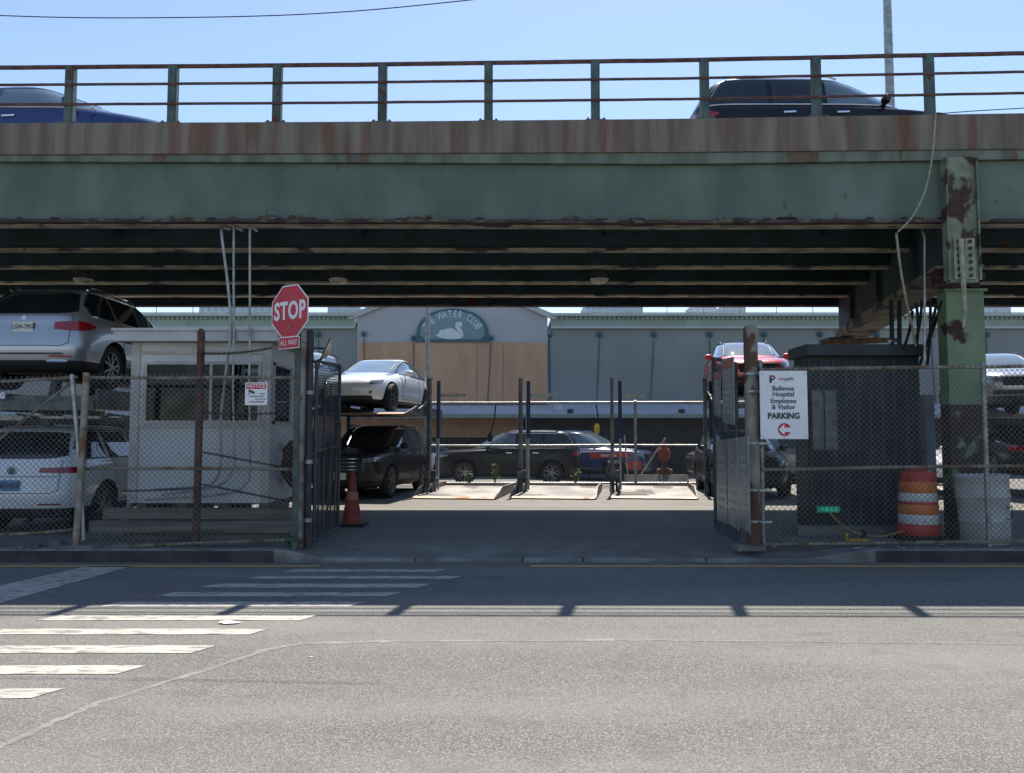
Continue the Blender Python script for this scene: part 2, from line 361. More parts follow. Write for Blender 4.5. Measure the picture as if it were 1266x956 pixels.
# dark steel facing on the full-height kerbs
mb = MB(); mb.box((-90, KY - .012, .0), (-2.95, KY - .003, .142)); mb.box((4.5, KY - .012, .0), (90, KY - .003, .142)); struct(mb.build('kerb_facing', KERB_D))
mb = MB()
for x in (.13, .88, -1.2, 2.4): mb.box((x - .008, KY - .004, .005), (x + .008, KY + .165, .0495))
struct(mb.build('kerb_joint', BLACK))
struct(MB().box((-90, KY + .75, -.02), (90, 24.6, LOTZ)).build('parking_lot_ground', LOT))
struct(MB().box((-90, 24.6, -.02), (90, 60, 0.0)).build('back_street', LOT))
# markings (each sheet 4 mm up)
mb = MB(); y0 = YG(701.3); y1 = YG(699.3)
mb.quad((-30, y0, .004), (XP(395, y0, 700), y0, .004), (XP(395, y1, 700), y1, .004), (-30, y1, .004))
mb.quad((XP(655, y0, 700), y0, .004), (30, y0 - .03, .004), (30, y1 - .03, .004), (XP(655, y1, 700), y1, .004))
struct(mb.build('road_edge_line', LINEO))
bars = [(349, 571, 707.5, 704.3), (305, 571, 716.2, 712.6), (244, 533, 727, 722.2), (190, 496, 738, 733), (122, 452, 750.3, 744.6), (43, 393, 767.5, 761),
        (-30, 333, 785, 778), (-110, 269, 808, 798.5), (-200, 180, 834, 823.5), (-330, 80, 864, 852)]
for i, (a, b, yb, yt) in enumerate(bars):
    if i == 0: a, b = 349, 552
    yb_, yt_ = YG(yb), YG(yt)
    sk = (yt_ - yb_) * .54
    xl = XP(a, yb_, yb); xr = XP(b, yt_, yt) - sk
    mb = MB(); n = 14; pts = []
    for k in range(n + 1):
        x = xl + (xr - xl) * k / n; j = random.uniform(-.006, .006)
        pts += [(x, yb_ + j, .004), (x + sk, yt_ + random.uniform(-.006, .006), .004)]
    mb.add(pts, [(2 * k, 2 * k + 2, 2 * k + 3, 2 * k + 1) for k in range(n)])
    struct(mb.build('crosswalk_bar', LINE))
mb = MB(); mb.quad(G(-180, 765) + Vector((0, 0, .004)), G(-120, 780) + Vector((0, 0, .004)), G(163, 700.5) + Vector((0, 0, .004)), G(108, 700.5) + Vector((0, 0, .004)))
struct(mb.build('stop_line', LINE))
# sealed seams
def seam(pts, wd, name='road_seam', m=SEAM):
    mb = MB(); vs = []
    P3 = [G(*p) for p in pts]; dense = []
    for a, b in zip(P3, P3[1:]):
        for k in range(10): dense.append(a.lerp(b, k / 10))
    dense.append(P3[-1])
    for i, p in enumerate(dense):
        d = (dense[min(i + 1, len(dense) - 1)] - dense[max(0, i - 1)]).normalized(); nn = Vector((-d.y, d.x, 0))
        ww = wd * random.uniform(.55, 1.2) / 2; j = random.uniform(-.012, .012)
        vs += [p + nn * (ww + j) + Vector((0, 0, .002)), p - nn * (ww - j) + Vector((0, 0, .002))]
    mb.add(vs, [(2 * i, 2 * i + 2, 2 * i + 3, 2 * i + 1) for i in range(len(dense) - 1)])
    return struct(mb.build(name, m))
seam([(-60, 950), (40, 905), (120, 870), (250, 830), (330, 803), (375, 796), (500, 793), (760, 791.5)], .07)
seam([(760, 791.5), (950, 793.5), (1100, 795), (1300, 796)], .028)
seam([(60, 742), (300, 738), (640, 736)], .02)

# ------------------------------------------------------------------ the elevated highway
BY = 10.95                                            # outer face of the near edge
def lerp_tab(t, x):
    if x <= t[0][0]: return t[0][1]
    for (a, va), (b, vb) in zip(t, t[1:]):
        if x <= b: return va + (vb - va) * (x - a) / (b - a)
    return t[-1][1]
T_top = [(0, 152.5), (430, 150.7), (840, 147), (1266, 140)]
T_fb = [(0, 191), (430, 189.5), (840, 188), (1266, 184)]
T_web = [(0, 201), (430, 202), (840, 204), (1266, 198)]
T_bot = [(0, 272.5), (430, 272.5), (840, 274), (1266, 272)]
T_rail = [(0, 85.6), (430, 82), (840, 76.4), (1266, 67.8)]
def BZ(tab, X, Y=BY):
    px = X * F / Y * .98 + CX; px = min(1266, max(0, px)); return ZP(lerp_tab(tab, px), Y)
BX = [-60, -40, -25, -15] + [-9 + i * .9 for i in range(21)] + [12, 16, 25, 40, 60]
FY1 = 18.7                                            # far face
bridge = thing('overpass_bridge', 'green rusty steel highway overpass crossing above the whole parking entrance', 'bridge', (0, BY, 0))
def long_strip(name, prof, m, sm=False):
    """prof(X) -> closed list of (Y, z)"""
    mb = MB(); rings = [prof(x) for x in BX]; n = len(rings[0])
    vs = [(x, p[0], p[1]) for x, r in zip(BX, rings) for p in r]
    fs = [(i * n + j, (i + 1) * n + j, (i + 1) * n + (j + 1) % n, i * n + (j + 1) % n) for i in range(len(BX) - 1) for j in range(n)]
    fs += [tuple(range(n)), tuple((len(BX) - 1) * n + k for k in range(n))]
    return mb.add(vs, fs).build(name, m, bridge, world=True, smooth=sm)
def box_prof(y0, y1, za, zb): return lambda x: [(y0, za(x)), (y1, za(x)), (y1, zb(x)), (y0, zb(x))]
top = lambda x: BZ(T_top, x); fb = lambda x: BZ(T_fb, x); web = lambda x: BZ(T_web, x, BY + .12); bot = lambda x: BZ(T_bot, x, BY + .12)
DK = lambda x: top(x) - .28
long_strip('fascia', box_prof(BY, BY + .32, fb, top), FASCIA)
long_strip('ledge', lambda x: [(BY + .045, web(x) - .01), (BY + .30, web(x) - .01), (BY + .30, fb(x) - .003), (BY + .03, fb(x) - .003)], LEDGE)
long_strip('deck', box_prof(BY + .325, FY1 - .325, lambda x: fb(x) - .02, DK), mat('deck_concrete', (.12, .13, .13), .9, var=.3, vs=1))
long_strip('far_fascia', box_prof(FY1 - .32, FY1, fb, top), FASCIA)
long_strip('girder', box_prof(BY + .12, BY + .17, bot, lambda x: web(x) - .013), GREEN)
long_strip('girder_flange', box_prof(BY + .03, BY + .38, lambda x: bot(x) - .045, lambda x: bot(x) - .003), RUST_EDGE)
# real flange plates; sunlight bounced from the ground is painted in as pale colour
ZF = 4.56
gy = [12.84, 14.16, 15.6, 17.05, 18.5]
for i, y in enumerate(gy):
    zf = ZP([311, 332, 351, 367, 380.5][i], y)
    if i == 4: zf = ZP(380.5, y + .15)
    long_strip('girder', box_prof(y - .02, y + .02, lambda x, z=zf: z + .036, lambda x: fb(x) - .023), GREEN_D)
    long_strip('girder_flange', box_prof(y - .11, y + .11, lambda x, z=zf: z, lambda x, z=zf: z + .032), FLANGE if i < 4 else RUST_EDGE)
long_strip('girder_flange', box_prof(BY + .16, BY + .36, lambda x: bot(x) - .055, lambda x: bot(x) - .048), FLANGE)
for k in range(70):
    X = random.uniform(-8, 9.5); w_ = random.uniform(.05, .3); h_ = random.uniform(.012, .04); z_ = bot(X) - random.uniform(-.02, .03)
    MB().prism([(X, z_), (X + w_ * .3, z_ - h_ * .6), (X + w_, z_ - h_ * .3), (X + w_ * .9, z_ + h_ * .5), (X + w_ * .4, z_ + h_), (X + w_ * .1, z_ + h_ * .7)], BY + random.uniform(.018, .026), BY + .031 if z_ < bot(X) - .006 else BY + .119, 'y').build('rust_scale', RUST_EDGE, bridge, world=True)
# short cross frames between the stringers
for X in (-14, -10.2, -6.3, -2.4, 1.5, 5.0, 9.8, 14):
    mb = MB()
    for a, b in zip([BY + .17] + gy[:-1], gy):
        za = 4.72
        mb.bar((X, a + .03, za + .1), (X, b - .03, za + .1), .05, .08); mb.bar((X, a + .03, za + .1), (X, b - .03, 5.1), .04, .04)
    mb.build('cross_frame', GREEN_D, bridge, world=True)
# railing
posts_px = [-40, 87, 214, 343, 473, 604, 736, 871, 1009.5, 1149.5, 1291]
px_x = [XP(p, BY + .1, 115) for p in posts_px]
for _ in range(5): px_x.insert(0, px_x[0] - 1.45); px_x.append(px_x[-1] + 1.5)
RY = BY + .1
zr = lambda x: BZ(T_rail, x, BY + .1)
for x in px_x:
    mb = MB(); t0 = top(x); t1 = zr(x) + .01; hw = .06
    mb.box((x - hw, RY - .045, t0 + .02), (x - hw + .1, RY - .035, t1)); mb.box((x - hw, RY + .045, t0 + .02), (x - hw + .12, RY + .055, t1)); mb.box((x - hw, RY - .034, t0 + .02), (x + hw, RY + .044, t1))
    mb.box((x - .14, RY - .08, t0 + .001), (x + .14, RY + .08, t0 + .019))
    for sx in (-.11, .11): mb.box((x + sx - .015, RY - .075, t0 + .02), (x + sx + .015, RY - .045, t0 + .04))
    mb.build('railing_post', RAILP, bridge, world=True)
def rail(fr, r, name):
    mb = MB(); n = 0
    for a, b in zip(px_x, px_x[1:]):
        pts = []
        for k in range(5):
            x = a + (b - a) * k / 4; j = random.uniform(-.002, .002) if 0 < k < 4 else 0
            pts.append((x, RY - .055 if fr else RY, zr(x) - fr * (zr(x) - top(x)) + j + (.0 if fr else .02)))
        mb.tube(pts, r, 6)
    mb.build(name, RAILM, bridge, world=True)
rail(0, .030, 'top_rail'); rail(.31, .019, 'middle_rail'); rail(.655, .019, 'lower_rail')
# far railing
mb = MB()
for i in range(36): mb.box((-27 + i * 1.5, FY1 - .2, 5.9), (-26.9 + i * 1.5, FY1 - .12, 6.2))
mb.build('far_railing', RAILP, bridge, world=True)
# gusset stiffener and column
sx0, sx1 = XP(1174, 10.9, 250), XP(1209, 10.9, 250)
mb = MB(); mb.box((sx0, BY + .0, bot(6) - .9), (sx1, BY + .115, web(6) + .02)); mb.box((sx0 - .03, BY - .035, bot(6) - .87), (sx0 - .005, BY + .11, web(6))); mb.box((sx1 + .005, BY - .035, bot(6) - .87), (sx1 + .03, BY + .11, web(6)))
mb.build('column_stiffener', PEEL, bridge, world=True)
mb = MB(); cx0, cx1 = sx0 + .05, sx1 - .05
zz0, zz1 = ZP(345, 10.9), ZP(294, 10.9)
mb.box((cx0, BY - .03, zz0), (cx0 + .12, BY - .003, zz1)); mb.box((cx1 - .14, BY - .03, zz0), (cx1, BY - .003, zz1))
mb.build('splice_plate', mat('splice_paint', (.26, .27, .2), .7, var=.3, vs=5, rust=.2, rs=6), bridge, world=True)
mb = MB()
for k in range(6):
    for xx in (cx0 + .06, cx1 - .07): mb.lathe([(.027, -.012), (.027, .0), (.012, .01)], (xx, BY - .035, zz0 + .05 + k * (zz1 - zz0 - .1) / 5), 8, 'y')
mb.build('rivet', BLACKM, bridge, world=True)
CYc = 11.80
ca, cb = XP(1174, CYc - .3, 500), XP(1221, CYc - .3, 500)
ctop = ZP(360, CYc - .3)
col_parts = MB(); col_parts.box((ca + .06, CYc - .3, LOTZ - .1), (cb, CYc - .27, ctop)); col_parts.box((ca + .06, CYc + .2, LOTZ), (cb, CYc + .23, ctop)); col_parts.box((ca + .3, CYc - .268, LOTZ), (ca + .34, CYc + .198, ctop))
col_parts.box((ca, CYc - .28, LOTZ), (ca + .03, CYc + .2, ctop)); col_parts.box((cb - .03, CYc - .268, LOTZ), (cb - .004, CYc + .198, ctop))
zsplit = ZP(500, CYc - .3)
def column_mesh(z0, z1, name, m, g=0):
    mb = MB(); mb.box((ca + g, CYc - .3, z0), (cb, CYc - .05, z1)); return mb.build(name, m, bridge, world=True)
column_mesh(zsplit, ctop, 'column', COLUMN_G); column_mesh(LOTZ, zsplit - .001, 'column_base', COLUMN_R)
mb = MB(); mb.box((ca - .04, CYc - .34, ctop), (cb + .04, CYc - .0, ctop + .03)); mb.build('column_top_plate', COLUMN_G, bridge, world=True)
mb = MB(); mb.box((ca + .03, CYc - .26, ctop + .03), (cb - .08, CYc - .04, bot(6) - .05)); mb.build('column_neck', COLUMN_G, bridge, world=True)
mb = MB(); 
for k in range(16):
    a = k * .7; mb.cbox((ca - .1 + (k % 5) * .13 + random.uniform(-.03, .03), CYc - .33 + random.uniform(-.05, .05), ctop + .08 + (k // 5) * .07 + random.uniform(-.02, .02)), (random.uniform(.08, .22), .12, random.uniform(.04, .1)))
mb.build('rusty_bearing', mat('deep_rust', (.055, .028, .024), .9, var=.5, vs=8, bump=.6), bridge, world=True)
mb = MB(); mb.tube([P(1188, 296, BY - .06), P(1190, 330, BY - .07), P(1193, 385, BY + .0), P(1191, 405, BY + .03)], [.035, .035, .03, .015], 8); mb.build('drain_pipe', mat('pipe_tan', (.33, .32, .24), .7, var=.3, vs=9), bridge, world=True, smooth=True)
# skewed cap beam running back from the column
c0 = Vector((6.15, 11.3, 0)); c1 = Vector((7.55, 18.4, 0)); capd = (c1 - c0).normalized(); capn = Vector((capd.y, -capd.x, 0))
def capbox(off0, off1, z0, z1, name, m, a=0., b=None, z0b=None):
    A = c0 + capd * a; B = c1 if b is None else c0 + capd * b; z0b = z0 if z0b is None else z0b; mb = MB(); vs = []
    for p, zz in ((A, z0), (B, z0b)):
        for o_, z in ((off0, zz), (off1, zz), (off1, z1), (off0, z1)): vs.append(tuple(p + capn * o_ + Vector((0, 0, z))))
    mb.add(vs, [(0, 1, 2, 3), (7, 6, 5, 4), (0, 4, 5, 1), (1, 5, 6, 2), (2, 6, 7, 3), (3, 7, 4, 0)])
    return mb.build(name, m, bridge, world=True)
capbox(-.02, .02, 3.98, 5.3, 'cap_beam', GREEN_D, z0b=3.78); capbox(.36, .40, 3.98, 5.3, 'cap_beam', GREEN_D, z0b=3.78)
capbox(-.12, .50, 3.945, 3.977, 'cap_beam_flange', mat('cap_flange', (.20, .185, .14), .9, var=.4, vs=3, rust=.55, rs=2.2, rcol=(.035, .035, .035), soft=.08), z0b=3.745)
for k in range(3):
    p = c0 + capd * (1.2 + k * 2.2); MB().box((p.x - .12, p.y - .008, 4.03), (p.x - .03, p.y + .02, 4.6)).build('cap_stiffener', GREEN_D, bridge, world=True)
mb = MB(); mb.box((7.0, 17.6, LOTZ), (7.55, 18.2, 3.74)); mb.build('column', GREEN_D, bridge, world=True)
# columns of further bents (mostly out of frame, they carry the deck and shade it)
for X in (-13.5, 26):
    for y in (11.3, 17.9): MB().box((X - .3, y - .25, LOTZ), (X + .3, y + .25, 4.5)).build('column', COLUMN_G, bridge, world=True)

# cables and pipes by the cap beam
def hose(name, label, pts, r, m, cat='cable', group=None, sm=True):
    o = MB().tube(pts, r, 7).build(name, m, smooth=sm); return tag(o, label, cat, group)
def spline(pts, n=8):
    pts = [Vector(p) for p in pts]; out = []
    for i in range(len(pts) - 1):
        p0 = pts[max(i - 1, 0)]; p1 = pts[i]; p2 = pts[i + 1]; p3 = pts[min(i + 2, len(pts) - 1)]
        for k in range(n):
            t = k / n; out.append(.5 * ((2 * p1) + (p2 - p0) * t + (2 * p0 - 5 * p1 + 4 * p2 - p3) * t * t + (3 * p1 - p0 - 3 * p2 + p3) * t ** 3))
    out.append(pts[-1]); return out
hose('hanging_rope', 'thin pale rope looping down from the highway railing across the green girder', spline([P(1157, 140, 10.9), P(1153, 190, 10.85), P(1144, 235, 10.86), P(1128, 268, 10.86), P(1110, 287, 10.9)]), .011, ROPE, 'rope')
hose('hanging_rope', 'pale rope hanging below the girder beside the grey conduit and black pipes', spline([P(1108, 288, 11.2), P(1113, 330, 11.3), P(1121, 375, 11.5), P(1128, 405, 11.8), P(1132, 428, 12.0)]), .017, ROPE, 'rope')
hose('conduit', 'straight pale grey conduit dropping beside the green column to the dark shed', [P(1140, 285, 11.45), P(1143, 293, 11.42), P(1143, 380, 11.5), P(1143, 445, 11.5)], .017, STEEL, 'pipe')
for i, (a, b) in enumerate(((1102, 1103), (1112, 1112))):
    hose('black_pipe', ['slim black upright pipe on the shed roof nearest the light flange', 'slim black upright pipe on the shed roof beside the hanging rope'][i], [P(a, 372, 12.9), P(b, 430, 12.7)], .035, BLACKM, 'pipe')
for i, (a, b, c, d) in enumerate(((1165, 372, 1139, 440), (1158, 375, 1137, 452), (1128, 385, 1117, 432), (1140, 372, 1130, 430), (1150, 370, 1146, 455), (1133, 375, 1133, 432))):
    hose('black_cable', 'black cable sagging between the cap beam and the shed, one of a bundle', spline([P(a, b, 11.6), P((a + c) / 2 + 2, (b + d) / 2, 11.9), P(c, d, 12.1)]), .022, BLACK, 'cable', 'black cables bundled beside the green column')

# flood lights under the deck
def flood(px, py, y, label):
    p = P(px, py, y); t = thing('flood_light', label, 'flood light', (p.x, p.y, p.z + .1), 0, 'flood lights under the overpass deck')
    MB().box((-.15, -.12, .0), (.15, .12, .22)).build('housing', BLACKM, t, bevel=.02)
    MB().box((-.05, -.03, .22), (.05, .03, .62)).build('bracket', BLACKM, t)
    MB().lathe([(.17, .0), (.16, -.03), (.11, -.07), (.03, -.09)], (0, 0, -.003), 16).build('lens', LENS, t, smooth=True)
flood(103, 352, 14.4, 'black flood light under the deck just above the silver car roof')
flood(418, 352, 14.4, 'black flood light with pale lens hanging above the gate and white sedan')
flood(741, 352, 14.4, 'black flood light with pale lens hanging in the middle of the deck underside')

# ------------------------------------------------------------------ cars
GLK = mat('car_glass_dark', (.012, .017, .02), .03, var=.2, vs=2, coat=.3, spec=.6)
GLC = mat('car_glass_clear', (.09, .13, .15), .03, var=.25, vs=1.5, coat=1., spec=.9)
CHR = mat('chrome', (.75, .75, .76), .12, metal=1., var=.05)
RIM = mat('alloy_rim', (.22, .225, .23), .35, metal=.7, var=.15)
RIMD = mat('alloy_rim_dark', (.10, .105, .11), .35, metal=.7, var=.2)
TRED = mat('tail_lamp_red', (.30, .008, .015), .12, var=.35, vs=14, coat=1.)
LAMPC = mat('head_lamp_clear', (.22, .24, .26), .08, metal=.3, var=.4, vs=18, coat=1.)
PLATE = mat('plate_pale', (.62, .62, .58), .45, var=.08)
PLATEB = mat('plate_blue', (.07, .22, .42), .45, var=.25, vs=9)
CLAD = mat('car_cladding', (.028, .029, .031), .65, var=.2, vs=6)
SEAMK = mat('panel_gap', (.01, .01, .011), .7)
def paint(name, col, metal=.0, rough=.3): return mat(name, col, rough, metal=metal, var=.05, vs=2, coat=.12 if max(col) < .05 else 1., spec=.3 if max(col) < .05 else .5)
PT = dict(silver=paint('paint_silver', (.40, .42, .45), .6, .3), white=paint('paint_white', (.72, .74, .77)), black=paint('paint_black', (.012, .014, .018)),
          red=paint('paint_red', (.50, .02, .035), .2), blue=paint('paint_blue', (.014, .036, .15), .35), dark=paint('paint_dark_blue_grey', (.035, .045, .06), .4),
          grey=paint('paint_grey', (.16, .17, .18), .4), navy=paint('paint_wrap_navy', (.03, .05, .15)))
TYPES = {
 # z, y_rear, y_front, half width
 'suv': dict(prof=[(.24, -2.02, 2.0, .84), (.30, -2.22, 2.2, .89), (.42, -2.31, 2.31, .925), (.58, -2.34, 2.34, .945), (.72, -2.32, 2.34, .95), (.86, -2.29, 2.28, .945), (.95, -2.27, 2.12, .935),
        (1.01, -2.26, 1.85, .925), (1.055, -2.25, 1.5, .91), (1.09, -2.24, 1.2, .90), (1.13, -2.22, 1.08, .885), (1.28, -2.10, .82, .815), (1.42, -1.97, .56, .75), (1.52, -1.84, .32, .695), (1.58, -1.70, .08, .64), (1.62, -1.45, -.2, .54), (1.64, -1.0, -.55, .25)],
        r=.365, wb=(-1.36, 1.42), belt=1.10, clad=.40, nf=4.2, nr=5.5, yc=-.75, H=1.64),
 'bigsuv': dict(prof=[(.26, -2.1, 2.1, .86), (.32, -2.32, 2.3, .92), (.45, -2.40, 2.40, .95), (.62, -2.42, 2.43, .965), (.80, -2.40, 2.43, .965), (.95, -2.38, 2.38, .96), (1.04, -2.37, 2.25, .95),
        (1.09, -2.36, 1.9, .94), (1.12, -2.35, 1.5, .925), (1.15, -2.34, 1.22, .91), (1.2, -2.33, 1.12, .895), (1.36, -2.25, .82, .84), (1.52, -2.15, .52, .79), (1.64, -2.05, .26, .74), (1.70, -1.95, .05, .69), (1.735, -1.75, -.2, .60), (1.75, -1.2, -.6, .25)],
        r=.38, wb=(-1.40, 1.42), belt=1.16, clad=.40, nf=4.5, nr=6.5, yc=-.9, H=1.75),
 'sedan': dict(prof=[(.20, -2.05, 2.05, .82), (.26, -2.25, 2.25, .87), (.38, -2.33, 2.35, .905), (.52, -2.35, 2.36, .92), (.64, -2.35, 2.32, .925), (.74, -2.34, 2.2, .92), (.82, -2.33, 1.98, .91), (.88, -2.31, 1.7, .90),
        (.93, -2.28, 1.38, .885), (.97, -2.2, 1.15, .87), (1.02, -2.0, 1.0, .85), (1.12, -1.72, .72, .795), (1.24, -1.40, .40, .725), (1.34, -1.10, .10, .655), (1.40, -.85, -.1, .59), (1.43, -.65, -.3, .50), (1.445, -.52, -.42, .25)],
        r=.335, wb=(-1.42, 1.45), belt=.93, clad=.27, nf=3.4, nr=3.8, yc=-.47, H=1.445),
}
class Shape:
    def __init__(s, T):
        s.__dict__.update(T); s.lo = s.prof[0][0]; s.hi = s.prof[-1][0]
    def at(s, z):
        p = s.prof; z = min(max(z, s.lo), s.hi)
        for i in range(len(p) - 1):
            if z <= p[i + 1][0]: break
        z0, z1 = p[i][0], p[i + 1][0]; t = (z - z0) / (z1 - z0); out = []
        for k in (1, 2, 3):
            def slope(j):
                if j <= 0 or j >= len(p) - 1: return 0.
                a = (p[j][k] - p[j - 1][k]) / (p[j][0] - p[j - 1][0]); b = (p[j + 1][k] - p[j][k]) / (p[j + 1][0] - p[j][0])
                return 0. if a * b <= 0 else 2 * a * b / (a + b)
            m0 = slope(i) if i > 0 else (p[1][k] - p[0][k]) / (p[1][0] - p[0][0]); m1 = slope(i + 1) if i + 1 < len(p) - 1 else (p[-1][k] - p[-2][k]) / (p[-1][0] - p[-2][0])
            h = z1 - z0; out.append((2 * t**3 - 3 * t**2 + 1) * p[i][k] + (t**3 - 2 * t**2 + t) * h * m0 + (-2 * t**3 + 3 * t**2) * p[i + 1][k] + (t**3 - t**2) * h * m1)
        return out
    def pt(s, a, z, off=0.):
        yr, yf, w = s.at(z); c, si = cos(a), sin(a)
        n = s.nf if c >= 0 else s.nr; h = (yf - s.yc) if c >= 0 else (s.yc - yr)
        x = w * math.copysign(abs(si) ** (2 / n), si); y = s.yc + h * math.copysign(abs(c) ** (2 / n), c)
        if off:
            e = 1e-3; q = Vector(s.pt(a + e, z)) - Vector(s.pt(a - e, z)); v = Vector(s.pt(a, z + e)) - Vector(s.pt(a, z - e))
            nn = v.cross(q); 
            if nn.length > 1e-12:
                nn.normalize()
                if nn.dot(Vector((x, y - s.yc, .3 if z > 1 else 0))) < 0: nn = -nn
                return (x + nn.x * off, y + nn.y * off, z + nn.z * off)
        return (x, y, z)
    def a_front(s, x, z):
        w = s.at(z)[2]; t = min(1, abs(x) / w) ** (s.nf / 2); return math.copysign(math.asin(t), x)
    def a_rear(s, x, z):
        w = s.at(z)[2]; t = min(1, abs(x) / w) ** (s.nr / 2); return math.copysign(pi - math.asin(t), x) if x else pi
    def a_side(s, y, z, sg=1):
        yr, yf, w = s.at(z)
        if y >= s.yc: t = min(1, (y - s.yc) / (yf - s.yc)) ** (s.nf / 2); a = math.acos(t)
        else: t = min(1, (s.yc - y) / (s.yc - yr)) ** (s.nr / 2); a = pi - math.acos(t)
        return a * sg
SHAPES = {k: Shape(v) for k, v in TYPES.items()}
BODY_CACHE = {}
def body_mesh(kind, part):
    if (kind, part) in BODY_CACHE: return BODY_CACHE[(kind, part)]
    s = SHAPES[kind]; z0, z1 = (s.clad, s.hi) if part == 'body' else (s.lo, s.clad - .002)
    # arc-length spaced contour parameters
    D = [(-pi + 2 * pi * i / 4000) for i in range(4001)]; acc = [0.]; prev = Vector(s.pt(D[0], .7))
    for a in D[1:]:
        p = Vector(s.pt(a, .7)); acc.append(acc[-1] + (p - prev).length); prev = p
    NA = 112; A = []; j = 0
    for i in range(NA):
        tgt = acc[-1] * i / NA
        while acc[j + 1] < tgt: j += 1
        A.append(D[j])
    zs = [z0]
    NZ = 54 if part == 'body' else 5
    if part == 'body':
        # spacing by profile length so flat bonnets get levels
        dense = [z0 + (z1 - z0) * i / 600 for i in range(601)]; L_ = [0.]; pv = s.at(dense[0])
        for z in dense[1:]:
            q = s.at(z); L_.append(L_[-1] + abs(q[1] - pv[1]) + abs(q[0] - pv[0]) * .7 + 2.2 * (z1 - z0) / 600); pv = q
        zs = []; j = 0
        for i in range(NZ + 1):
            tgt = L_[-1] * i / NZ
            while j < 599 and L_[j + 1] < tgt: j += 1
            zs.append(dense[j] if i < NZ else z1)
        zs[0] = z0
    else: zs = [z0 + (z1 - z0) * i / NZ for i in range(NZ + 1)]
    mb = MB(); vs = [s.pt(a, z) for z in zs for a in A]; fs = []
    for i in range(len(zs) - 1):
        for k in range(NA): fs.append((i * NA + k, i * NA + (k + 1) % NA, (i + 1) * NA + (k + 1) % NA, (i + 1) * NA + k))
    fs += [tuple(range(NA)), tuple((len(zs) - 1) * NA + k for k in range(NA))]
    o = mb.add(vs, fs).build('tmp', None, None)
    cut = MB(); R = s.r + .045
    for y in s.wb:
        for sg in (-1, 1): cut.lathe([(R, sg * .45), (R, sg * 1.2)], (0, y, s.r + .01), 40, 'x')
    c = cut.build('cut', None, None)
    md = o.modifiers.new('b', 'BOOLEAN'); md.operation = 'DIFFERENCE'; md.solver = 'EXACT'; md.object = c
    dg = bpy.context.evaluated_depsgraph_get(); dg.update()
    me = bpy.data.meshes.new_from_object(o.evaluated_get(dg)); bpy.data.objects.remove(o); bpy.data.objects.remove(c)
    me.materials.clear(); me.materials.append(CLAD); me.materials.append(CLAD)
    for p in me.polygons:
        cc = p.center; d = min(math.hypot(cc.y - y, cc.z - s.r - .01) for y in s.wb)
        p.material_index = 1 if (d < R + .003 and (abs(d - R) < .012 or abs(abs(cc.x) - .45) < .01) and abs(cc.x) < s.at(cc.z)[2] - .0) and abs(p.normal.x) < .35 or abs(abs(cc.x) - .45) < .01 and d < R else 0
    shade(me, 32); BODY_CACHE[(kind, part)] = me; return me
def patch(s, fa, zr_, na=14, nz=8, off=.005):
    """fa(u, z) -> contour parameter; zr_(u) -> (z low, z high)"""
    mb = MB(); vs = []
    for i in range(na + 1):
        u = i / na; z0, z1 = zr_(u)
        for j in range(nz + 1):
            z = z0 + (z1 - z0) * j / nz; vs.append(s.pt(fa(u, z), z, off))
    mb.add(vs, [(i * (nz + 1) + j, (i + 1) * (nz + 1) + j, (i + 1) * (nz + 1) + j + 1, i * (nz + 1) + j + 1) for i in range(na) for j in range(nz)])
    return mb
def gap(s, pts, wd=.008, off=.003):
    """thin panel gap along (a, z) pairs"""
    mb = MB(); P3 = []
    for (a0, z0), (a1, z1) in zip(pts, pts[1:]):
        for k in range(8): P3.append(Vector(s.pt(a0 + (a1 - a0) * k / 8, z0 + (z1 - z0) * k / 8, off)))
    P3.append(Vector(s.pt(*pts[-1], off))); return mb.tube(P3, wd / 2, 4)

PM = {}
def pmesh(key, fn):
    """cache a part's mesh per car kind"""
    if key not in PM: o = fn(); PM[key] = o.data; bpy.data.objects.remove(o)
    return PM[key]
def link(name, me, m, parent, loc=(0, 0, 0), rot=(0, 0, 0), fresh=False):
    if m is not None and (len(me.materials) == 0 or me.materials[0] != m or fresh):
        me = me.copy()
        if len(me.materials): me.materials[0] = m
        else: me.materials.append(m)
    o = bpy.data.objects.new(name, me); COL.objects.link(o); o.parent = parent; o.location = loc; o.rotation_euler = rot; return o

def wheel_mesh(r):
    mb = MB(); wd = .115
    prof = [(r * .68, -wd * .85), (r * .80, -wd), (r * .95, -wd * .95), (r, -wd * .72), (r, wd * .72), (r * .95, wd * .95), (r * .80, wd), (r * .68, wd * .85)]
    n = 32; vs = []; fs = []
    for q in prof:
        for k in range(n): vs.append((q[1], q[0] * cos(2 * pi * k / n), q[0] * sin(2 * pi * k / n)))
    m = len(prof)
    for i in range(m):
        for k in range(n): fs.append((i * n + k, i * n + (k + 1) % n, ((i + 1) % m) * n + (k + 1) % n, ((i + 1) % m) * n + k))
    mb.lathe([(r * .6, -.02), (r * .6, .0)], (0, 0, 0), 24, 'x')
    return mb.add(vs, fs).build('w', BLACK, None, smooth=True)
def rim_mesh(r, nsp=5):
    mb = MB(); R = r * .68
    mb.lathe([(R, .06), (R, .1), (R * .92, .09), (R * .90, .0)], (0, 0, 0), 28, 'x', False)
    for k in range(nsp):
        for d in (-.16, .16):
            a = 2 * pi * k / nsp; b = a + d * 1.6
            mb.bar((.085, R * .12 * cos(a), R * .12 * sin(a)), (.088, R * .93 * cos(b), R * .93 * sin(b)), R * .12, .03, (1, 0, 0))
    mb.lathe([(R * .22, .05), (R * .22, .1), (R * .12, .105)], (0, 0, 0), 14, 'x')
    return mb.build('r', RIM, None, smooth=True)

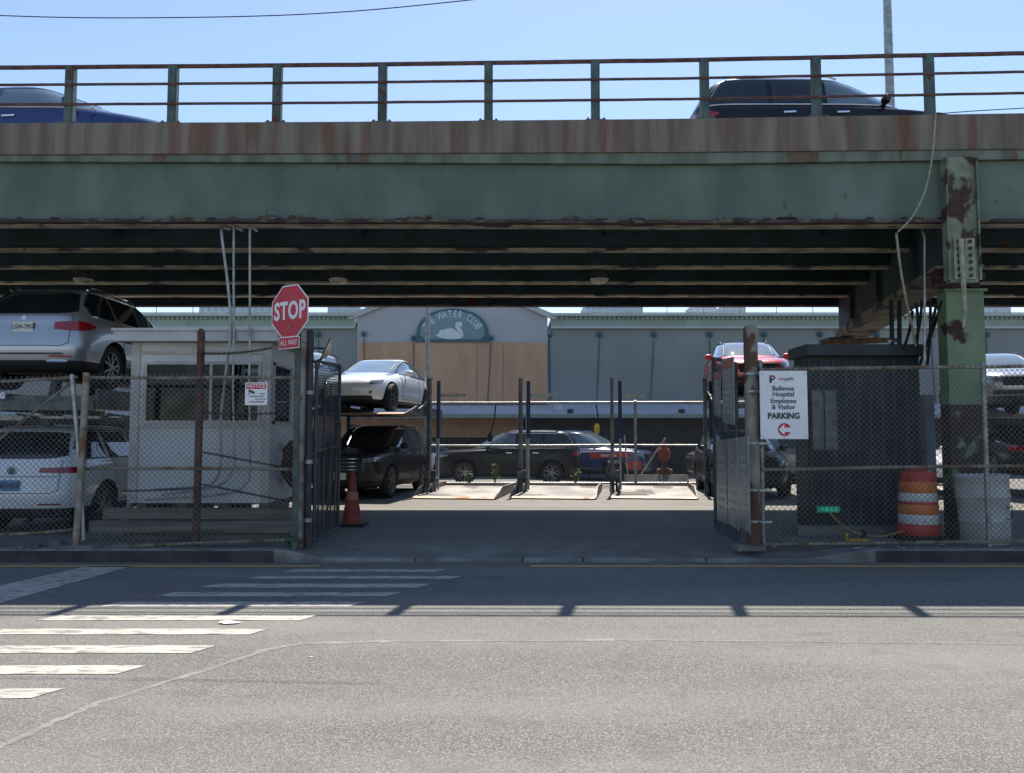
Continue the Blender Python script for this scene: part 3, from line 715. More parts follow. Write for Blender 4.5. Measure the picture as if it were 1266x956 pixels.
def make_car(kind, name, label, cat, loc, rz, color, group=None, glass=GLK, front='std', rear='std', rails=True, clad=True, rim=RIM, detail=2, chrome_dlo=False, dlo_c=None):
    s = SHAPES[kind]; t = thing(name, label, cat, loc, rz, group); pm = PT[color]
    link('body', body_mesh(kind, 'body'), pm, t)
    link('lower_cladding', body_mesh(kind, 'clad'), CLAD if clad else pm, t)
    bl = s.belt; L_ = s.H
    # underbody so nothing shows through
    link('underbody', pmesh((kind, 'ub'), lambda: MB().box((-.44, -1.9, s.lo - .02), (.44, 1.9, s.lo - .001)).build('u', CLAD)), None, t)
    # windscreen, rear window
    def ws():
        z0, z1 = bl + .035, s.H - .085
        return patch(s, lambda u, z: s.a_front((2 * u - 1) * s.at(z)[2] * .86, z), lambda u: (z0 + .02 * (1 - (2 * u - 1) ** 2), z1 + .015 * (1 - (2 * u - 1) ** 2)), 18, 12, .004).build('x', GLK, None, smooth=True)
    link('windscreen', pmesh((kind, 'ws'), ws), glass, t)
    def rw():
        z0, z1 = bl + (.02 if kind != 'sedan' else .06), s.H - (.12 if kind != 'sedan' else .07)
        def fz(u):
            e = abs(2 * u - 1) ** 6; return (z0 + .05 * e, z1 - .03 * e)
        return patch(s, lambda u, z: s.a_rear(-(2 * u - 1) * s.at(z)[2] * .83 if True else 0, z) % (2 * pi), fz, 22, 10, .005).build('x', GLK, None, smooth=True)
    link('rear_window', pmesh((kind, 'rw'), rw), GLK, t)
    # side windows between pillars
    def zmax(y):
        z = s.H - .11
        while z > bl + .05:
            yr, yf, w_ = s.at(z)
            if yr + .17 < y < yf - .15: return z
            z -= .006
        return bl + .05
    cuts = dict(suv=[(-1.93, -1.27), (-1.19, -.42), (-.34, .88)], bigsuv=[(-2.12, -1.2), (-1.12, -.32), (-.24, .92)], sedan=[(-1.72, -.75), (-.68, .72)])[kind]
    for sg in (-1, 1):
        for i, (ya, yb) in enumerate(cuts):
            def sw(ya=ya, yb=yb, sg=sg):
                return patch(s, lambda u, z: s.a_side(ya + (yb - ya) * u, z, sg), lambda u: (bl + .03, max(bl + .035, zmax(ya + (yb - ya) * u))), 16, 8, .005).build('x', GLK, None, smooth=True)
            link('side_window', pmesh((kind, 'sw', sg, i), sw), glass if i == len(cuts) - 1 else GLK, t)
        if detail >= 2:
            for i, yy in enumerate(([c[1] + .04 for c in cuts[:-1]] + [cuts[-1][1] + .05])):
                pass
            def seams(sg=sg):
                mb = MB(); ys = [c[1] + .04 for c in cuts[-2:-1]] + [cuts[-1][1] + .06] + ([cuts[-2][0] + .1] if kind != 'sedan' else [cuts[0][0] + .55])
                for y in ys:
                    g = gap(s, [(s.a_side(y, z, sg), z) for z in (s.clad + .05, .6, .8, bl)]); mb.add(g.v, g.f)
                y0_, y1_ = min(ys), max(ys)
                g = gap(s, [(s.a_side(y0_ + (y1_ - y0_) * k / 6, s.clad + .05, sg), s.clad + .05) for k in range(7)]); mb.add(g.v, g.f)
                return mb.build('x', SEAMK)
            link('door_gap', pmesh((kind, 'gap', sg), seams), None, t)
            def dlo(sg=sg):
                n = 40; ya, yb = cuts[0][0] - .03, cuts[-1][1] + .05; lo_ = [(s.a_side(ya + (yb - ya) * k / n, bl + .018, sg), bl + .018) for k in range(n + 1)]
                mb = MB(); mb.tube([s.pt(a, z, .006) for a, z in lo_], .009, 5)
                mb.tube([s.pt(s.a_side(ya + (yb - ya) * k / n, zmax(ya + (yb - ya) * k / n) + .018, sg), zmax(ya + (yb - ya) * k / n) + .018, .006) for k in range(n + 1)], .009, 5)
                return mb.build('x', CHR, None, smooth=True)
            link('window_trim', pmesh((kind, 'dlo', sg), dlo), CHR if chrome_dlo else BLACKM, t)
            def handles(sg=sg):
                mb = MB()
                for y in (cuts[-1][0] + .12, cuts[-2][0] + .14):
                    p = s.pt(s.a_side(y, bl - .14, sg), bl - .14, .02); q = s.pt(s.a_side(y + .2, bl - .13, sg), bl - .13, .02); mb.bar(p, q, .022, .028)
                return mb.build('x', BLACKM, None, bevel=.004)
            link('door_handle', pmesh((kind, 'hd', sg), handles), pm if not chrome_dlo else CHR, t)
        # mirror
        def mir(sg=sg):
            yf = cuts[-1][1] - .26; w_ = s.at(bl + .05)[2]; mb = MB(); c = (sg * (w_ + .10), yf, bl + .06); pr = []
            for i in range(7):
                a = -pi / 2 + pi * i / 6; pr.append((.085 * max(0, cos(a)) ** .6 + .004, .105 * sin(a)))
            o_ = len(mb.v); mb.lathe([(r_, x_) for r_, x_ in pr], c, 12, 'x')
            mb.v = [(x, c[1] + (y - c[1]) * .75, c[2] + (z - c[2]) * .9) for x, y, z in mb.v]
            mb.bar((sg * (w_ - .06), yf + .02, bl + .01), (sg * (w_ + .06), yf, bl + .03), .06, .04)
            return mb.build('x', BLACKM, None, smooth=True)
        link('wing_mirror', pmesh((kind, 'mir', sg), mir), pm, t)
        if rails and kind != 'sedan':
            def rr(sg=sg):
                pts = []
                for k in range(13):
                    y = -1.65 + (1.55 + (.1 if kind == 'bigsuv' else 0)) * k / 12; z = s.H - .05
                    while s.at(z)[0] > y - .05 or s.at(z)[1] < y + .05: z -= .005
                    pts.append((sg * (s.at(z)[2] - .03), y, z + (.05 if 0 < k < 12 else .0)))
                return MB().tube(pts, .017, 6).build('x', BLACKM, None, smooth=True)
            link('roof_rail', pmesh((kind, 'rr', sg), rr), CHR if chrome_dlo else BLACKM, t)
        # wheels
        for y in s.wb:
            wv = link('wheel', pmesh((s.r, 'wheel'), lambda: wheel_mesh(s.r)), None, t, (sg * (s.at(s.r)[2] - .12), y, s.r), (0, 0, 0 if sg > 0 else pi))
            link('rim', pmesh((s.r, 'rim'), lambda: rim_mesh(s.r)), rim, wv)
    # lamps
    for sg in (-1, 1):
        def hl(sg=sg):
            zc = {'suv': .80, 'bigsuv': .90, 'sedan': .66}[kind]; fx = .50
            def fa(u, z):
                a0 = s.a_front(sg * fx, z); a1 = s.a_side(s.at(z)[1] - .42, z, sg); return a0 + (a1 - a0) * u
            return patch(s, fa, lambda u: (zc - .055 + .05 * u, zc + .055 + .03 * u), 14, 5, .006).build('x', LAMPC, None, smooth=True)
        link('headlight', pmesh((kind, 'hl', sg), hl), None, t)
        if rear == 'slim':
            def tl(sg=sg):
                def fa(u, z):
                    a0 = s.a_rear(sg * .40, z); a1 = s.a_side(s.at(z)[0] + .22, z, sg); return a0 + (a1 - a0) * u
                def zr2(u):
                    zc = .955 + .0 * u; h = .035 + .012 * u; return (zc - h, zc + h) if u < .97 else (zc - .02, zc + .03)
                return patch(s, fa, zr2, 18, 4, .008).build('x', TRED, None, smooth=True)
        else:
            def tl(sg=sg):
                zc = {'suv': .93, 'bigsuv': 1.0, 'sedan': .82}[kind]
                def fa(u, z):
                    a0 = s.a_rear(sg * .46, z); a1 = s.a_side(s.at(z)[0] + .36, z, sg); return a0 + (a1 - a0) * u
                def zr2(u):
                    h = .055 + .022 * sin(pi * min(1, u * 1.1)) - (.035 * max(0, u - .85) / .15); return (zc - h + .015 * u, zc + h + .012 * u)
                return patch(s, fa, zr2, 18, 5, .008).build('x', TRED, None, smooth=True)
        link('tail_light', pmesh((kind, 'tl', rear, sg), tl), None, t)
    # face
    def grille():
        zc, h = {'suv': (.74, .11), 'bigsuv': (.82, .15), 'sedan': (.30, .05)}[kind]
        xx = {'suv': .42, 'bigsuv': .46, 'sedan': .55}[kind]
        return patch(s, lambda u, z: s.a_front((2 * u - 1) * xx, z), lambda u: (zc - h, zc + h), 16, 8, .006).build('x', CLAD, None)
    link('grille', pmesh((kind, 'gr'), grille), CLAD, t)
    if kind != 'sedan':
        def gbars():
            zc, h = {'suv': (.74, .11), 'bigsuv': (.82, .15)}[kind]; mb = MB()
            for k in range(4):
                z = zc - h * .8 + k * h * .53; mb.tube([s.pt(s.a_front(.42 * (2 * j / 8 - 1), z), z, .012) for j in range(9)], .011, 5)
            return mb.build('x', CHR, None, smooth=True)
        link('grille_bar', pmesh((kind, 'gb'), gbars), CHR if chrome_dlo else BLACKM, t)
    else:
        for sg in (-1, 1):
            link('fog_lamp', pmesh((kind, 'fog', sg), lambda sg=sg: patch(s, lambda u, z: s.a_front(sg * .56, z) + (s.a_side(s.at(z)[1] - .12, z, sg) - s.a_front(sg * .56, z)) * u, lambda u: (.42 - .04 * u, .455 + .01 * u), 8, 3, .006).build('x', CLAD, None, smooth=True)), None, t)
    def lowg():
        return patch(s, lambda u, z: s.a_front((2 * u - 1) * .6, z), lambda u: (s.clad + .02, s.clad + .13), 12, 3, .005).build('x', CLAD, None)
    if kind != 'sedan': link('lower_grille', pmesh((kind, 'lg'), lowg), None, t)
    # tailgate gap
    if detail >= 2:
        def tg():
            mb = MB(); zb = .62 if kind != 'sedan' else .66; zt = bl + .0 if kind != 'sedan' else .93; X_ = .62
            p = [(s.a_rear(-X_ - .06, z) % (2 * pi), z) for z in (zt, (zt + zb) / 2, zb + .05)] + [(s.a_rear(-X_ + .03, zb) % (2 * pi), zb)] + [(s.a_rear(X_ * k / 5 if k else 1e-4, zb) % (2 * pi), zb) for k in (-4, -2, 0, 2, 4)] + [(s.a_rear(X_ - .03, zb) % (2 * pi), zb)] + [(s.a_rear(X_ + .06, z) % (2 * pi), z) for z in (zb + .05, (zt + zb) / 2, zt)]
            return gap(s, p, .011).build('x', SEAMK)
        link('tailgate_gap', pmesh((kind, 'tg'), tg), None, t)
        for sg in (-1, 1):
            def lr(sg=sg):
                zz_ = s.clad + .06; return patch(s, lambda u, z: s.a_rear(sg * (.42 + .3 * u), z), lambda u: (zz_ - .012, zz_ + .012), 8, 2, .006).build('x', TRED, None)
            link('reflector', pmesh((kind, 'rf', sg), lr), None, t)
    return t
def plate(t, kind, z, m, txt, x=0, front=False, tm=None):
    s = SHAPES[kind]; y = s.at(z)[1] + .012 if front else s.at(z)[0] - .018
    p = MB().box((x - .153, y - .006, z - .078), (x + .153, y + .006, z + .078)).build('licence_plate', m, t)
    if txt:
        X = Matrix.Translation((x, y - .0075, z)) @ Matrix.Rotation(pi / 2, 4, 'X') if not front else Matrix.Translation((x, y + .0075, z)) @ Matrix.Rotation(pi, 4, 'Z') @ Matrix.Rotation(pi / 2, 4, 'X')
        lettering(txt, .095, tm or SIGNK, p, X, bold=.002, sx=.78)
    return p

# silver SUV on the raised platform, seen from behind
ca1 = make_car('suv', 'parked_suv', 'silver SUV seen from behind, raised on the platform next to the booth', 'car', (-7.38, 14.35, 2.30), 0, 'silver', glass=GLC, chrome_dlo=True)
plate(ca1, 'suv', .905, PLATE, 'LGW-7957', 0)
s_ = SHAPES['suv']
mb = MB(); mb.tube([s_.pt(s_.a_rear(-.62 + 1.24 * k / 10 + 1e-4, .50) % (2 * pi), .50, .012) for k in range(11)], .016, 6)
mb.build('bumper_trim', CHR, ca1, smooth=True)
for sg in (-1, 1):
    MB().tube([s_.pt(s_.a_rear(sg * (.38 + .28 * k / 4), .385) % (2 * pi), .385, .01) for k in range(5)], [.02, .035, .035, .035, .02], 8).build('exhaust_tip', CHR, ca1, smooth=True)
mb = MB()
for k in range(3):
    a = pi / 2 + k * 2 * pi / 3; mb.bar((0, -2.275, 1.045), (.03 * cos(a), -2.275, 1.045 + .03 * sin(a)), .006, .006)
mb.tube([(.032 * cos(2 * pi * k / 16), -2.275, 1.045 + .032 * sin(2 * pi * k / 16)) for k in range(17)], .003, 5)
mb.build('badge', CHR, ca1)
# white SUV below it
ca2 = make_car('suv', 'parked_suv', 'white SUV seen from behind on the ground below the raised silver car', 'car', (-7.35, 14.15, .10), 0, 'white', rear='slim', glass=GLC, chrome_dlo=False)
plate(ca2, 'suv', .735, PLATEB, 'BG·44526', 0, tm=SIGNK)
mb = MB(); mb.tube([(.055 * cos(2 * pi * k / 24), -2.30, .955 + .055 * sin(2 * pi * k / 24)) for k in range(25)], .005, 5)
for a, b in (((-.03, .035), (-.012, -.005)), ((-.012, -.005), (0, .03)), ((0, .03), (.012, -.005)), ((.012, -.005), (.03, .035)), ((-.042, .02), (-.02, -.045)), ((-.02, -.045), (0, -.0)), ((0, -.0), (.02, -.045)), ((.02, -.045), (.042, .02))):
    mb.bar((a[0], -2.30, .955 + a[1]), (b[0], -2.30, .955 + b[1]), .007, .007)
mb.build('badge', BLACKM, ca2)
mb = MB(); mb.tube([s_.pt(s_.a_rear(-.66 + 1.32 * k / 10 + 1e-4, .865) % (2 * pi), .865, .008) for k in range(11)], .008, 6); mb.build('chrome_strip', CHR, ca2, smooth=True)
mb = MB(); mb.lathe([(.03, 0), (.012, .05), (.004, .09)], (0, -1.35, 1.635), 8); mb.build('aerial', BLACKM, ca2)
MB().box((.38, -2.335, .694), (.56, -2.325, .708)).build('tailgate_badge', CHR, ca2)
for sg in (-1, 1):
    MB().tube([s_.pt(s_.a_rear(sg * (.36 + .32 * k / 6), .30 + (.03 if k in (0, 6) else 0)) % (2 * pi), .33 - .035 * sin(pi * k / 6), .012) for k in range(7)], .006, 5).build('exhaust_trim', CHR, ca2, smooth=True)

# lifts ---------------------------------------------------------------
LY = 20.5
def lift(px, raised, label, y=LY, w=1.0, full=True, ph=2.9, h2=None):
    X = (px - CX) / F * LY + .08; t = thing('car_lift', label, 'car lift', (X, y, LOTZ), -.15, 'two-post parking lifts in a row')
    W = 1.10
    z = raised
    for sg in (-1, 1):
        x = sg * W; mb = MB()
        if sg > 0:
            mb.box((x - .042, -.09, 0), (x - .034, .09, ph)); mb.box((x + .034, -.09, 0), (x + .042, .09, ph)); mb.box((x - .033, -.01, 0), (x + .033, .01, ph)); mb.box((x - .055, -.11, ph), (x + .055, .11, ph + .025))
            for k in range(9): mb.box((x - .03, -.03, .5 + k * .25), (x + .03, -.012, .56 + k * .25))
            mb.build('post', STEELD, t)
        MB().box((x - .055, -.28, 0), (x + .055, -.12, .60)).build('post_foot', LIFTG, t, bevel=.01)
        mb = MB(); mb.prism([(-.55, 0), (-.28, .42), (-.28, 0)], x - .03, x + .03, 'x'); mb.build('foot_brace', LIFTG, t)
    MB().tube([(-W + .07, 0, 1.4), (-W + .07, 0, ph - .02)], .05, 10).build('hydraulic_sleeve', LIFTB, t, smooth=True)
    MB().tube([(-W + .07, 0, .1), (-W + .07, 0, 1.4)], .03, 8).build('hydraulic_rod', STEEL, t, smooth=True)
    PX = Matrix.Translation((-.24 if raised < .5 else 0, 0, 0))
    # platform: gently tilted tray with side curbs
    y0, y1 = -1.75, 1.75; z0 = z + .02; z1 = z + .07; pw = .98 * w
    mb = MB(); n = 20; vs = []; pr = []
    for k in range(n + 1):
        yy = y0 + (y1 - y0) * k / n; zz = z0 + (z1 - z0) * k / n + .015 * (k % 2); pr.append((yy, zz))
    mb.prism(pr + [(y1, z1 - .06), (y0, z0 - .015)], -pw, pw, 'x'); mb.build('platform', PLAT, t, xf=PX)
    MB().prism([(y0 - .12, z0 - .02), (y0 - .005, z0 + .012), (y0 - .005, z0 - .03)], -pw, pw, 'x').build('entry_lip', PLATL, t, xf=PX)
    for sg in (-1, 1):
        mb = MB(); mb.prism([(y0 - .05, z0), (y0 + .9, z0 + .20), (y1, z1 + .12), (y1, z1 - .08), (y0 - .05, z0 - .03)], sg * (pw + .002), sg * (pw + .035), 'x'); mb.build('side_curb', PLAT if raised < .5 else LIFTG, t, xf=PX)
    mb = MB(); mb.box((-pw, y1, z1 - .05), (pw, y1 + .04, z1 + .06)); mb.build('end_stop', PLAT, t, xf=PX)
    for sg in (-1, 1): MB().bar((sg * (W - .03), .1, z0 + .35), (sg * (W - .03), -.9, z0 + .1), .04, .06).build('carriage_arm', LIFTG, t)
    MB().box((-W + .06, .12, ph - .42), (-W + .75, .14, ph - .34)).build('cross_arm', STEEL, t)
    return t
LO = .03
lift(587, LO, 'lowered empty parking lift nearest the raised white sedan')
lift(699, LO, 'lowered empty parking lift in the middle of the three empty ones')
lift(813, LO, 'lowered empty parking lift nearest the open gate with signs')
lift(475, 1.98, 'raised parking lift carrying the white sedan over the black SUV')
lift(362, 1.98, 'raised parking lift behind the white booth and stop sign')
lift(249, LO, 'lowered parking lift hidden behind the white booth')
lift(926, 2.22, 'raised parking lift carrying the red SUV')
lift(1152, LO, 'lowered parking lift behind the rusty green column')
lift(1258, 1.95, 'raised parking lift carrying the pale silver SUV at the frame edge')
a = pi - .15
ca3 = make_car('sedan', 'parked_sedan', 'glossy white sedan facing out on a raised lift above a black SUV', 'car', (-3.5, 21.0, 2.16), a, 'white', glass=GLC, clad=True, rim=RIMD)
plate(ca3, 'sedan', .44, PLATE, None, 0, True)
ca4 = make_car('bigsuv', 'parked_suv', 'black SUV facing out under the raised white sedan', 'car', (-3.55, 20.75, LOTZ), a, 'black', chrome_dlo=True)
plate(ca4, 'bigsuv', .55, PLATE, None, 0, True)
make_car('suv', 'parked_suv', 'silver SUV on a raised lift glimpsed between booth and stop sign', 'car', (-5.75, 20.9, 2.16), a, 'silver', glass=GLC, detail=1)
make_car('suv', 'parked_suv', 'grey SUV on the ground seen through the mesh of the open gate', 'car', (-5.85, 20.9, LOTZ), a, 'grey', glass=GLC, detail=1)
make_car('suv', 'parked_suv', 'red SUV facing out on a raised lift behind the gate post', 'car', (6.15, 21.2, 2.44), pi - .15, 'red', glass=GLC)
make_car('suv', 'parked_suv', 'black SUV on the ground below the raised red one', 'car', (5.9, 21.0, LOTZ), pi - .1, 'black', glass=GLC, detail=1)
make_car('suv', 'parked_suv', 'pale silver SUV facing out on a raised lift right of the column', 'car', (12.6, 21.0, 2.12), pi - .28, 'silver', glass=GLC)
make_car('sedan', 'parked_sedan', 'black sedan with red tail lights below the raised pale silver SUV', 'car', (13.0, 20.9, LOTZ + .35), -.25, 'black')
make_car('sedan', 'parked_sedan', 'white sedan glimpsed between the bluish lift post and green column', 'car', (10.2, 21.3, LOTZ + .15), pi, 'white', detail=1)
# left near lift
t = thing('car_lift', 'dark lift platform holding up the silver SUV above the white one', 'car lift', (-7.2, 14.2, LOTZ), 0)
MB().box((-1.15, -2.25, 1.96), (1.02, 2.3, 2.06)).build('platform', LIFTG, t)
mb = MB(); mb.box((-1.2, -2.3, 1.86), (-1.15, 2.3, 2.16)); mb.box((1.02, -2.3, 1.86), (1.07, 2.3, 2.16)); mb.box((-1.15, -2.33, 1.84), (1.02, -2.26, 1.98)); mb.build('side_curb', LIFTG, t)
for sg in (-1, 1):
    mb = MB(); mb.bar((sg * 1.17 + .05, -.3, 0), (sg * 1.17 + .05, .6, 2.9), .12, .16); mb.build('post', LIFTG, t)
MB().bar((1.30, -1.55, .75), (1.42, -1.35, 2.45), .10, .12).build('hydraulic_sleeve', LIFTB, t, bevel=.02)
MB().bar((1.22, -1.75, .0), (1.30, -1.55, .75), .06, .06).build('hydraulic_rod', STEEL, t)
mb = MB(); 
for k in range(5): mb.tube([(-1.0 + k * .5, -1.9 + .2 * (k % 2), 1.8), (-.7 + k * .5, -1.2, 1.72), (-.4 + k * .45, -.6, 1.82)], .018, 5)
mb.box((-1.0, -2.0, 1.70), (-.2, -1.94, 1.76)); mb.box((.1, -2.1, 1.72), (1.0, -2.04, 1.76)); mb.build('hydraulic_line', STEEL, t)
MB().box((-.72, -2.36, 2.01), (-.28, -2.335, 2.10)).build('wheel_stop', SIGNW, t)

# street behind the lot
ca5 = make_car('bigsuv', 'parked_suv', 'black SUV parked side-on behind the rear chain-link fence', 'car', (-.12, 27.0, 0), pi / 2, 'black', glass=GLC, chrome_dlo=True)
ca6 = make_car('bigsuv', 'parked_suv', 'navy and red lettered SUV turned towards the lot behind the black one', 'car', (2.75, 29.7, 0), -pi / 2 - .5, 'navy', glass=GLC, chrome_dlo=True)
s_ = SHAPES['bigsuv']
def side_patch(y0, y1, zl, zh, m, nm, sg=1):
    patch(s_, lambda u, z: s_.a_side(y0 + (y1 - y0) * u, z, sg), lambda u: (zl(u), zh(u)), 12, 5, .007).build(nm, m, ca6, smooth=True)
side_patch(.55, 2.0, lambda u: .78 + .06 * u, lambda u: .95 + .06 * u, DRUMR, 'red_stripe')
side_patch(1.9, 2.32, lambda u: .42, lambda u: .70, DRUMR, 'red_panel')
side_patch(-1.2, 2.25, lambda u: 1.09, lambda u: 1.13 if u < .8 else 1.125, SIGNW, 'white_top_stripe')
side_patch(-.2, 2.0, lambda u: .98 + .05 * u, lambda u: 1.06, SIGNW, 'white_stripe')
for (yy, zz, txt, sz) in ((1.25, .90, 'Station Road', .14), (1.45, .68, '800.327.8', .15)):
    x = s_.at(zz)[2] + .012; lettering(txt, sz, SIGNW, ca6, Matrix.Translation((x, yy, zz)) @ Matrix.Rotation(pi / 2, 4, 'Z') @ Matrix.Rotation(pi / 2, 4, 'X'), bold=.003, sx=.8)
make_car('bigsuv', 'parked_suv', 'dark SUV nose with orange marker lamp beyond the rear fence by the gate', 'car', (8.3, 26.9, 0), pi / 2, 'grey', glass=GLC)
make_car('sedan', 'parked_sedan', 'white sedan nose behind the black SUV beyond the rear fence', 'car', (-4.0, 31.2, 0), pi / 2, 'white')
# cars on the highway
make_car('bigsuv', 'driving_suv', 'black SUV driving on the overpass behind its railing', 'car', (5.35, 13.6, DK(5) + .002), -pi / 2, 'black', glass=GLC, chrome_dlo=True)
make_car('sedan', 'driving_sedan', 'blue sedan driving on the overpass behind its railing', 'car', (-7.25, 12.95, DK(-8) + .03), -pi / 2, 'blue', glass=GLC, chrome_dlo=True)

# ------------------------------------------------------------------ the club building
WY = 34.0
bl_ = thing('club_building', 'long green-grey sheet clad restaurant building with boarded centre gable and arched sign', 'building', (0, WY, 0))
def bx(name, m, a, b, bev=0): return MB().box(a, b).build(name, m, bl_, world=True, bevel=bev)
xl, xr = XP(442, WY, 450), XP(677, WY, 450)
zc0, zc1 = ZP(404, WY), ZP(389, WY)
zaw = ZP(500, WY); zab = ZP(513, WY)
bx('wall', SIDING_G, (-60, WY, zaw), (xl, WY + 12, zc0)); bx('wall', SIDING_G, (xr, WY, zaw), (60, WY + 12, zc0))
bx('centre_wall', SIDING_W, (xl, WY - .12, zaw), (xr, WY + 12, ZP(394, WY)))
mb = MB(); mx = (xl + xr) / 2; zt = ZP(394, WY) + .001; mb.prism([(xl, zt), (xr, zt), (xr - 1.2, zt + 1.1), (mx, zt + 1.7), (xl + 1.2, zt + 1.1)], WY - .12, WY + 11.9, 'y'); mb.build('gable', SIDING_W, bl_, world=True)
for (a, b) in (((xl - .35, zt + .0), (mx, zt + 1.8)), ((xr + .35, zt + .0), (mx, zt + 1.8))):
    MB().bar((a[0], WY - .2, a[1]), (b[0], WY - .2, b[1]), .25, .22).build('gable_trim', CORNL, bl_, world=True)
for (a, b) in ((-60, xl - .15), (xr + .15, 60)):
    bx('cornice', CORN, (a, WY - .18, zc0 + .003), (b, WY + .3, zc1 - .12)); bx('cornice_cap', CORNL, (a, WY - .42, zc1 - .118), (b, WY + .3, zc1)); bx('cornice_band', CORNL, (a, WY - .22, zc0 - .10), (b, WY - .003, zc0))
    mb = MB(); x = a
    while x < b - .1:
        if -22 < x < 26: mb.box((x, WY - .26, zc1 - .24), (x + .11, WY - .183, zc1 - .125))
        x += .2
    mb.build('dentil', CORN, bl_, world=True)
    bx('roof', ROOFK, (a, WY + .305, zc1 - .3), (b, WY + 12, zc1 - .1))
bx('plywood', PLY, (XP(444, WY, 450), WY - .17, zaw + .02), (XP(676, WY, 450), WY - .123, ZP(424, WY)))
for px in (590, 622): x = XP(px, WY, 460); MB().box((x - .012, WY - .173, zaw + .03), (x + .012, WY - .171, ZP(425, WY))).build('plywood_joint', mat('ply_joint', (.2, .12, .09), .9), bl_, world=True)
mb = MB(); mb.prism([(WY - 1.3, zab), (WY - .003, zaw), (WY - .003, zab)], -60, 60, 'x'); mb.build('awning', AWN, bl_, world=True)
bx('awning_edge', CORN, (-60, WY - 1.34, zab - .16), (60, WY - 1.303, zab - .0))
bx('base_wall', DARKW, (-60, WY - .3, -.02), (60, WY, zab - .01))
bx('tan_panel', PLY, (XP(380, WY, 520), WY - .37, ZP(541, WY - .3)), (XP(645, WY, 520), WY - .303, zab - .02))
bx('brick_band', TERRA, (XP(560, WY, 520), WY - .36, .9), (XP(640, WY, 520), WY - .303, 1.15))
# star-shaped wall lamps with conduits
for px in (394, 451, 512, 607, 679, 741, 808, 877, 944, 1013, 1083, 1151, 1219):
    x = XP(px, WY, 415); z = ZP(414, WY) if px not in (512, 607) else ZP(419, WY); yb = WY - .0 if not (xl < x < xr) else WY - .17
    mb = MB(); mb.lathe([(.07, 0), (.10, -.1), (.07, -.2), (.02, -.24)], (x, yb - .003, z), 10, 'y')
    for k in range(8): mb.bar((x, yb - .1, z), (x + .16 * cos(k * pi / 4), yb - .06, z + .16 * sin(k * pi / 4)), .025, .025)
    lp = mb.build('wall_lamp', SIGNTD, bl_, world=True)
    dx = random.uniform(-.25, .1)
    MB().tube([(x, yb - .03, z - .2), (x + dx * .4, yb - .03, (z + zaw) / 2), (x + dx, yb - .03, zaw + .1)], .022, 5).build('lamp_cable', SIGNTD, bl_, world=True)
for px in (705, 843, 695):
    x = XP(px, WY - 1.2, 508)
    if px == 695: MB().box((x - .3, WY - 1.1, ZP(506.5, WY - 1.1)), (x + .0, WY - 1.06, ZP(500, WY - 1.1))).build('awning_notice', PAPER, bl_, world=True)
    else: MB().box((x - .12, WY - 1.25, ZP(510, WY - 1.2)), (x + .12, WY - 1.1, ZP(506, WY - 1.2))).build('awning_lamp', BLACKM, bl_, world=True)
# arched sign (a thing: hung on the gable)
sgx, sgy = XP(559.5, WY - .25, 400), WY - .25; szb = ZP(423, sgy); szt = ZP(381.5, sgy); hw_ = XP(604, sgy, 415) - sgx
sg_t = thing('arched_sign', 'arched teal sign with a white swan and curved lettering on the gable', 'sign', (sgx, sgy, szb))
H_ = szt - szb
def arch(wd, hh, n=30, base=0.): return [(wd * cos(pi * k / n), base + hh * sin(pi * k / n) ** .85) for k in range(n + 1)]
MB().prism([(hw_ + .02, 0), *arch(hw_, H_ * .8, 30, H_ * .2), (-hw_ - .02, 0)], -.0, .08, 'y').build('frame', SIGNTD, sg_t)
MB().prism([(hw_ * .78, .11), *[(x, z) for x, z in arch(hw_ * .90, H_ * .70, 30, H_ * .22)], (-hw_ * .78, .11)], -.03, -.003, 'y').build('panel', SIGNT, sg_t)
sw = [(400, 465), (440, 458), (455, 450), (440, 440), (460, 430), (450, 410), (510, 400), (560, 383), (610, 378), (650, 388), (690, 425), (703, 438), (690, 405), (665, 360), (663, 325), (680, 302), (710, 293), (740, 298), (750, 320), (748, 378), (735, 360), (715, 340), (708, 352), (735, 385), (760, 425), (771, 470), (755, 498), (720, 515), (650, 524), (560, 522), (500, 510), (440, 490)]
def swp(x, y): p = P(500 + x / 10.55, 370 + y / 10.55, sgy - .04); return (p.x - sgx, p.z - szb)
MB().prism([swp(*q) for q in sw], -.05, -.033, 'y').build('swan', PALE, sg_t)
txt = 'THE WATER CLUB'
for i, ch in enumerate(txt):
    if ch == ' ': continue
    f = i / (len(txt) - 1); f = f + .0; ang = pi - radians(22) - f * (pi - radians(44)); R1, R2 = hw_ * .77, H_ * .62
    x = R1 * cos(ang); z = H_ * .20 + R2 * sin(ang) ** .9; tilt = math.atan2(-R1 * sin(ang), R2 * cos(ang)); tx = math.atan2(R2 * cos(ang), R1 * sin(ang))
    lettering(ch, .44, PALE, sg_t, Matrix.Translation((x, -.035, z)) @ Matrix.Rotation(tx, 4, 'Y') @ Matrix.Rotation(pi / 2, 4, 'X'), sx=.62, ext=.004, bold=.004)
# roof railing
t = thing('roof_railing', 'thin metal railing along the front edge of the club building roof', 'railing', (0, WY + 1, zc1 - .1))
mb = MB()
for z in (.35, .75): mb.bar((-30, WY + 1, zc1 - .1 + z), (-7, WY + 1, zc1 - .1 + z), .03, .03); mb.bar((3, WY + 1, zc1 - .1 + z), (30, WY + 1, zc1 - .1 + z), .03, .03)
mb.build('rail', STEEL, t, world=True)
mb = MB()
for k in range(60):
    x = -30 + k * 1.6
    if x < -7 or x > 3: mb.bar((x, WY + 1, zc1 - .1), (x, WY + 1, zc1 + .75), .03, .03)
mb.build('post', STEEL, t, world=True)
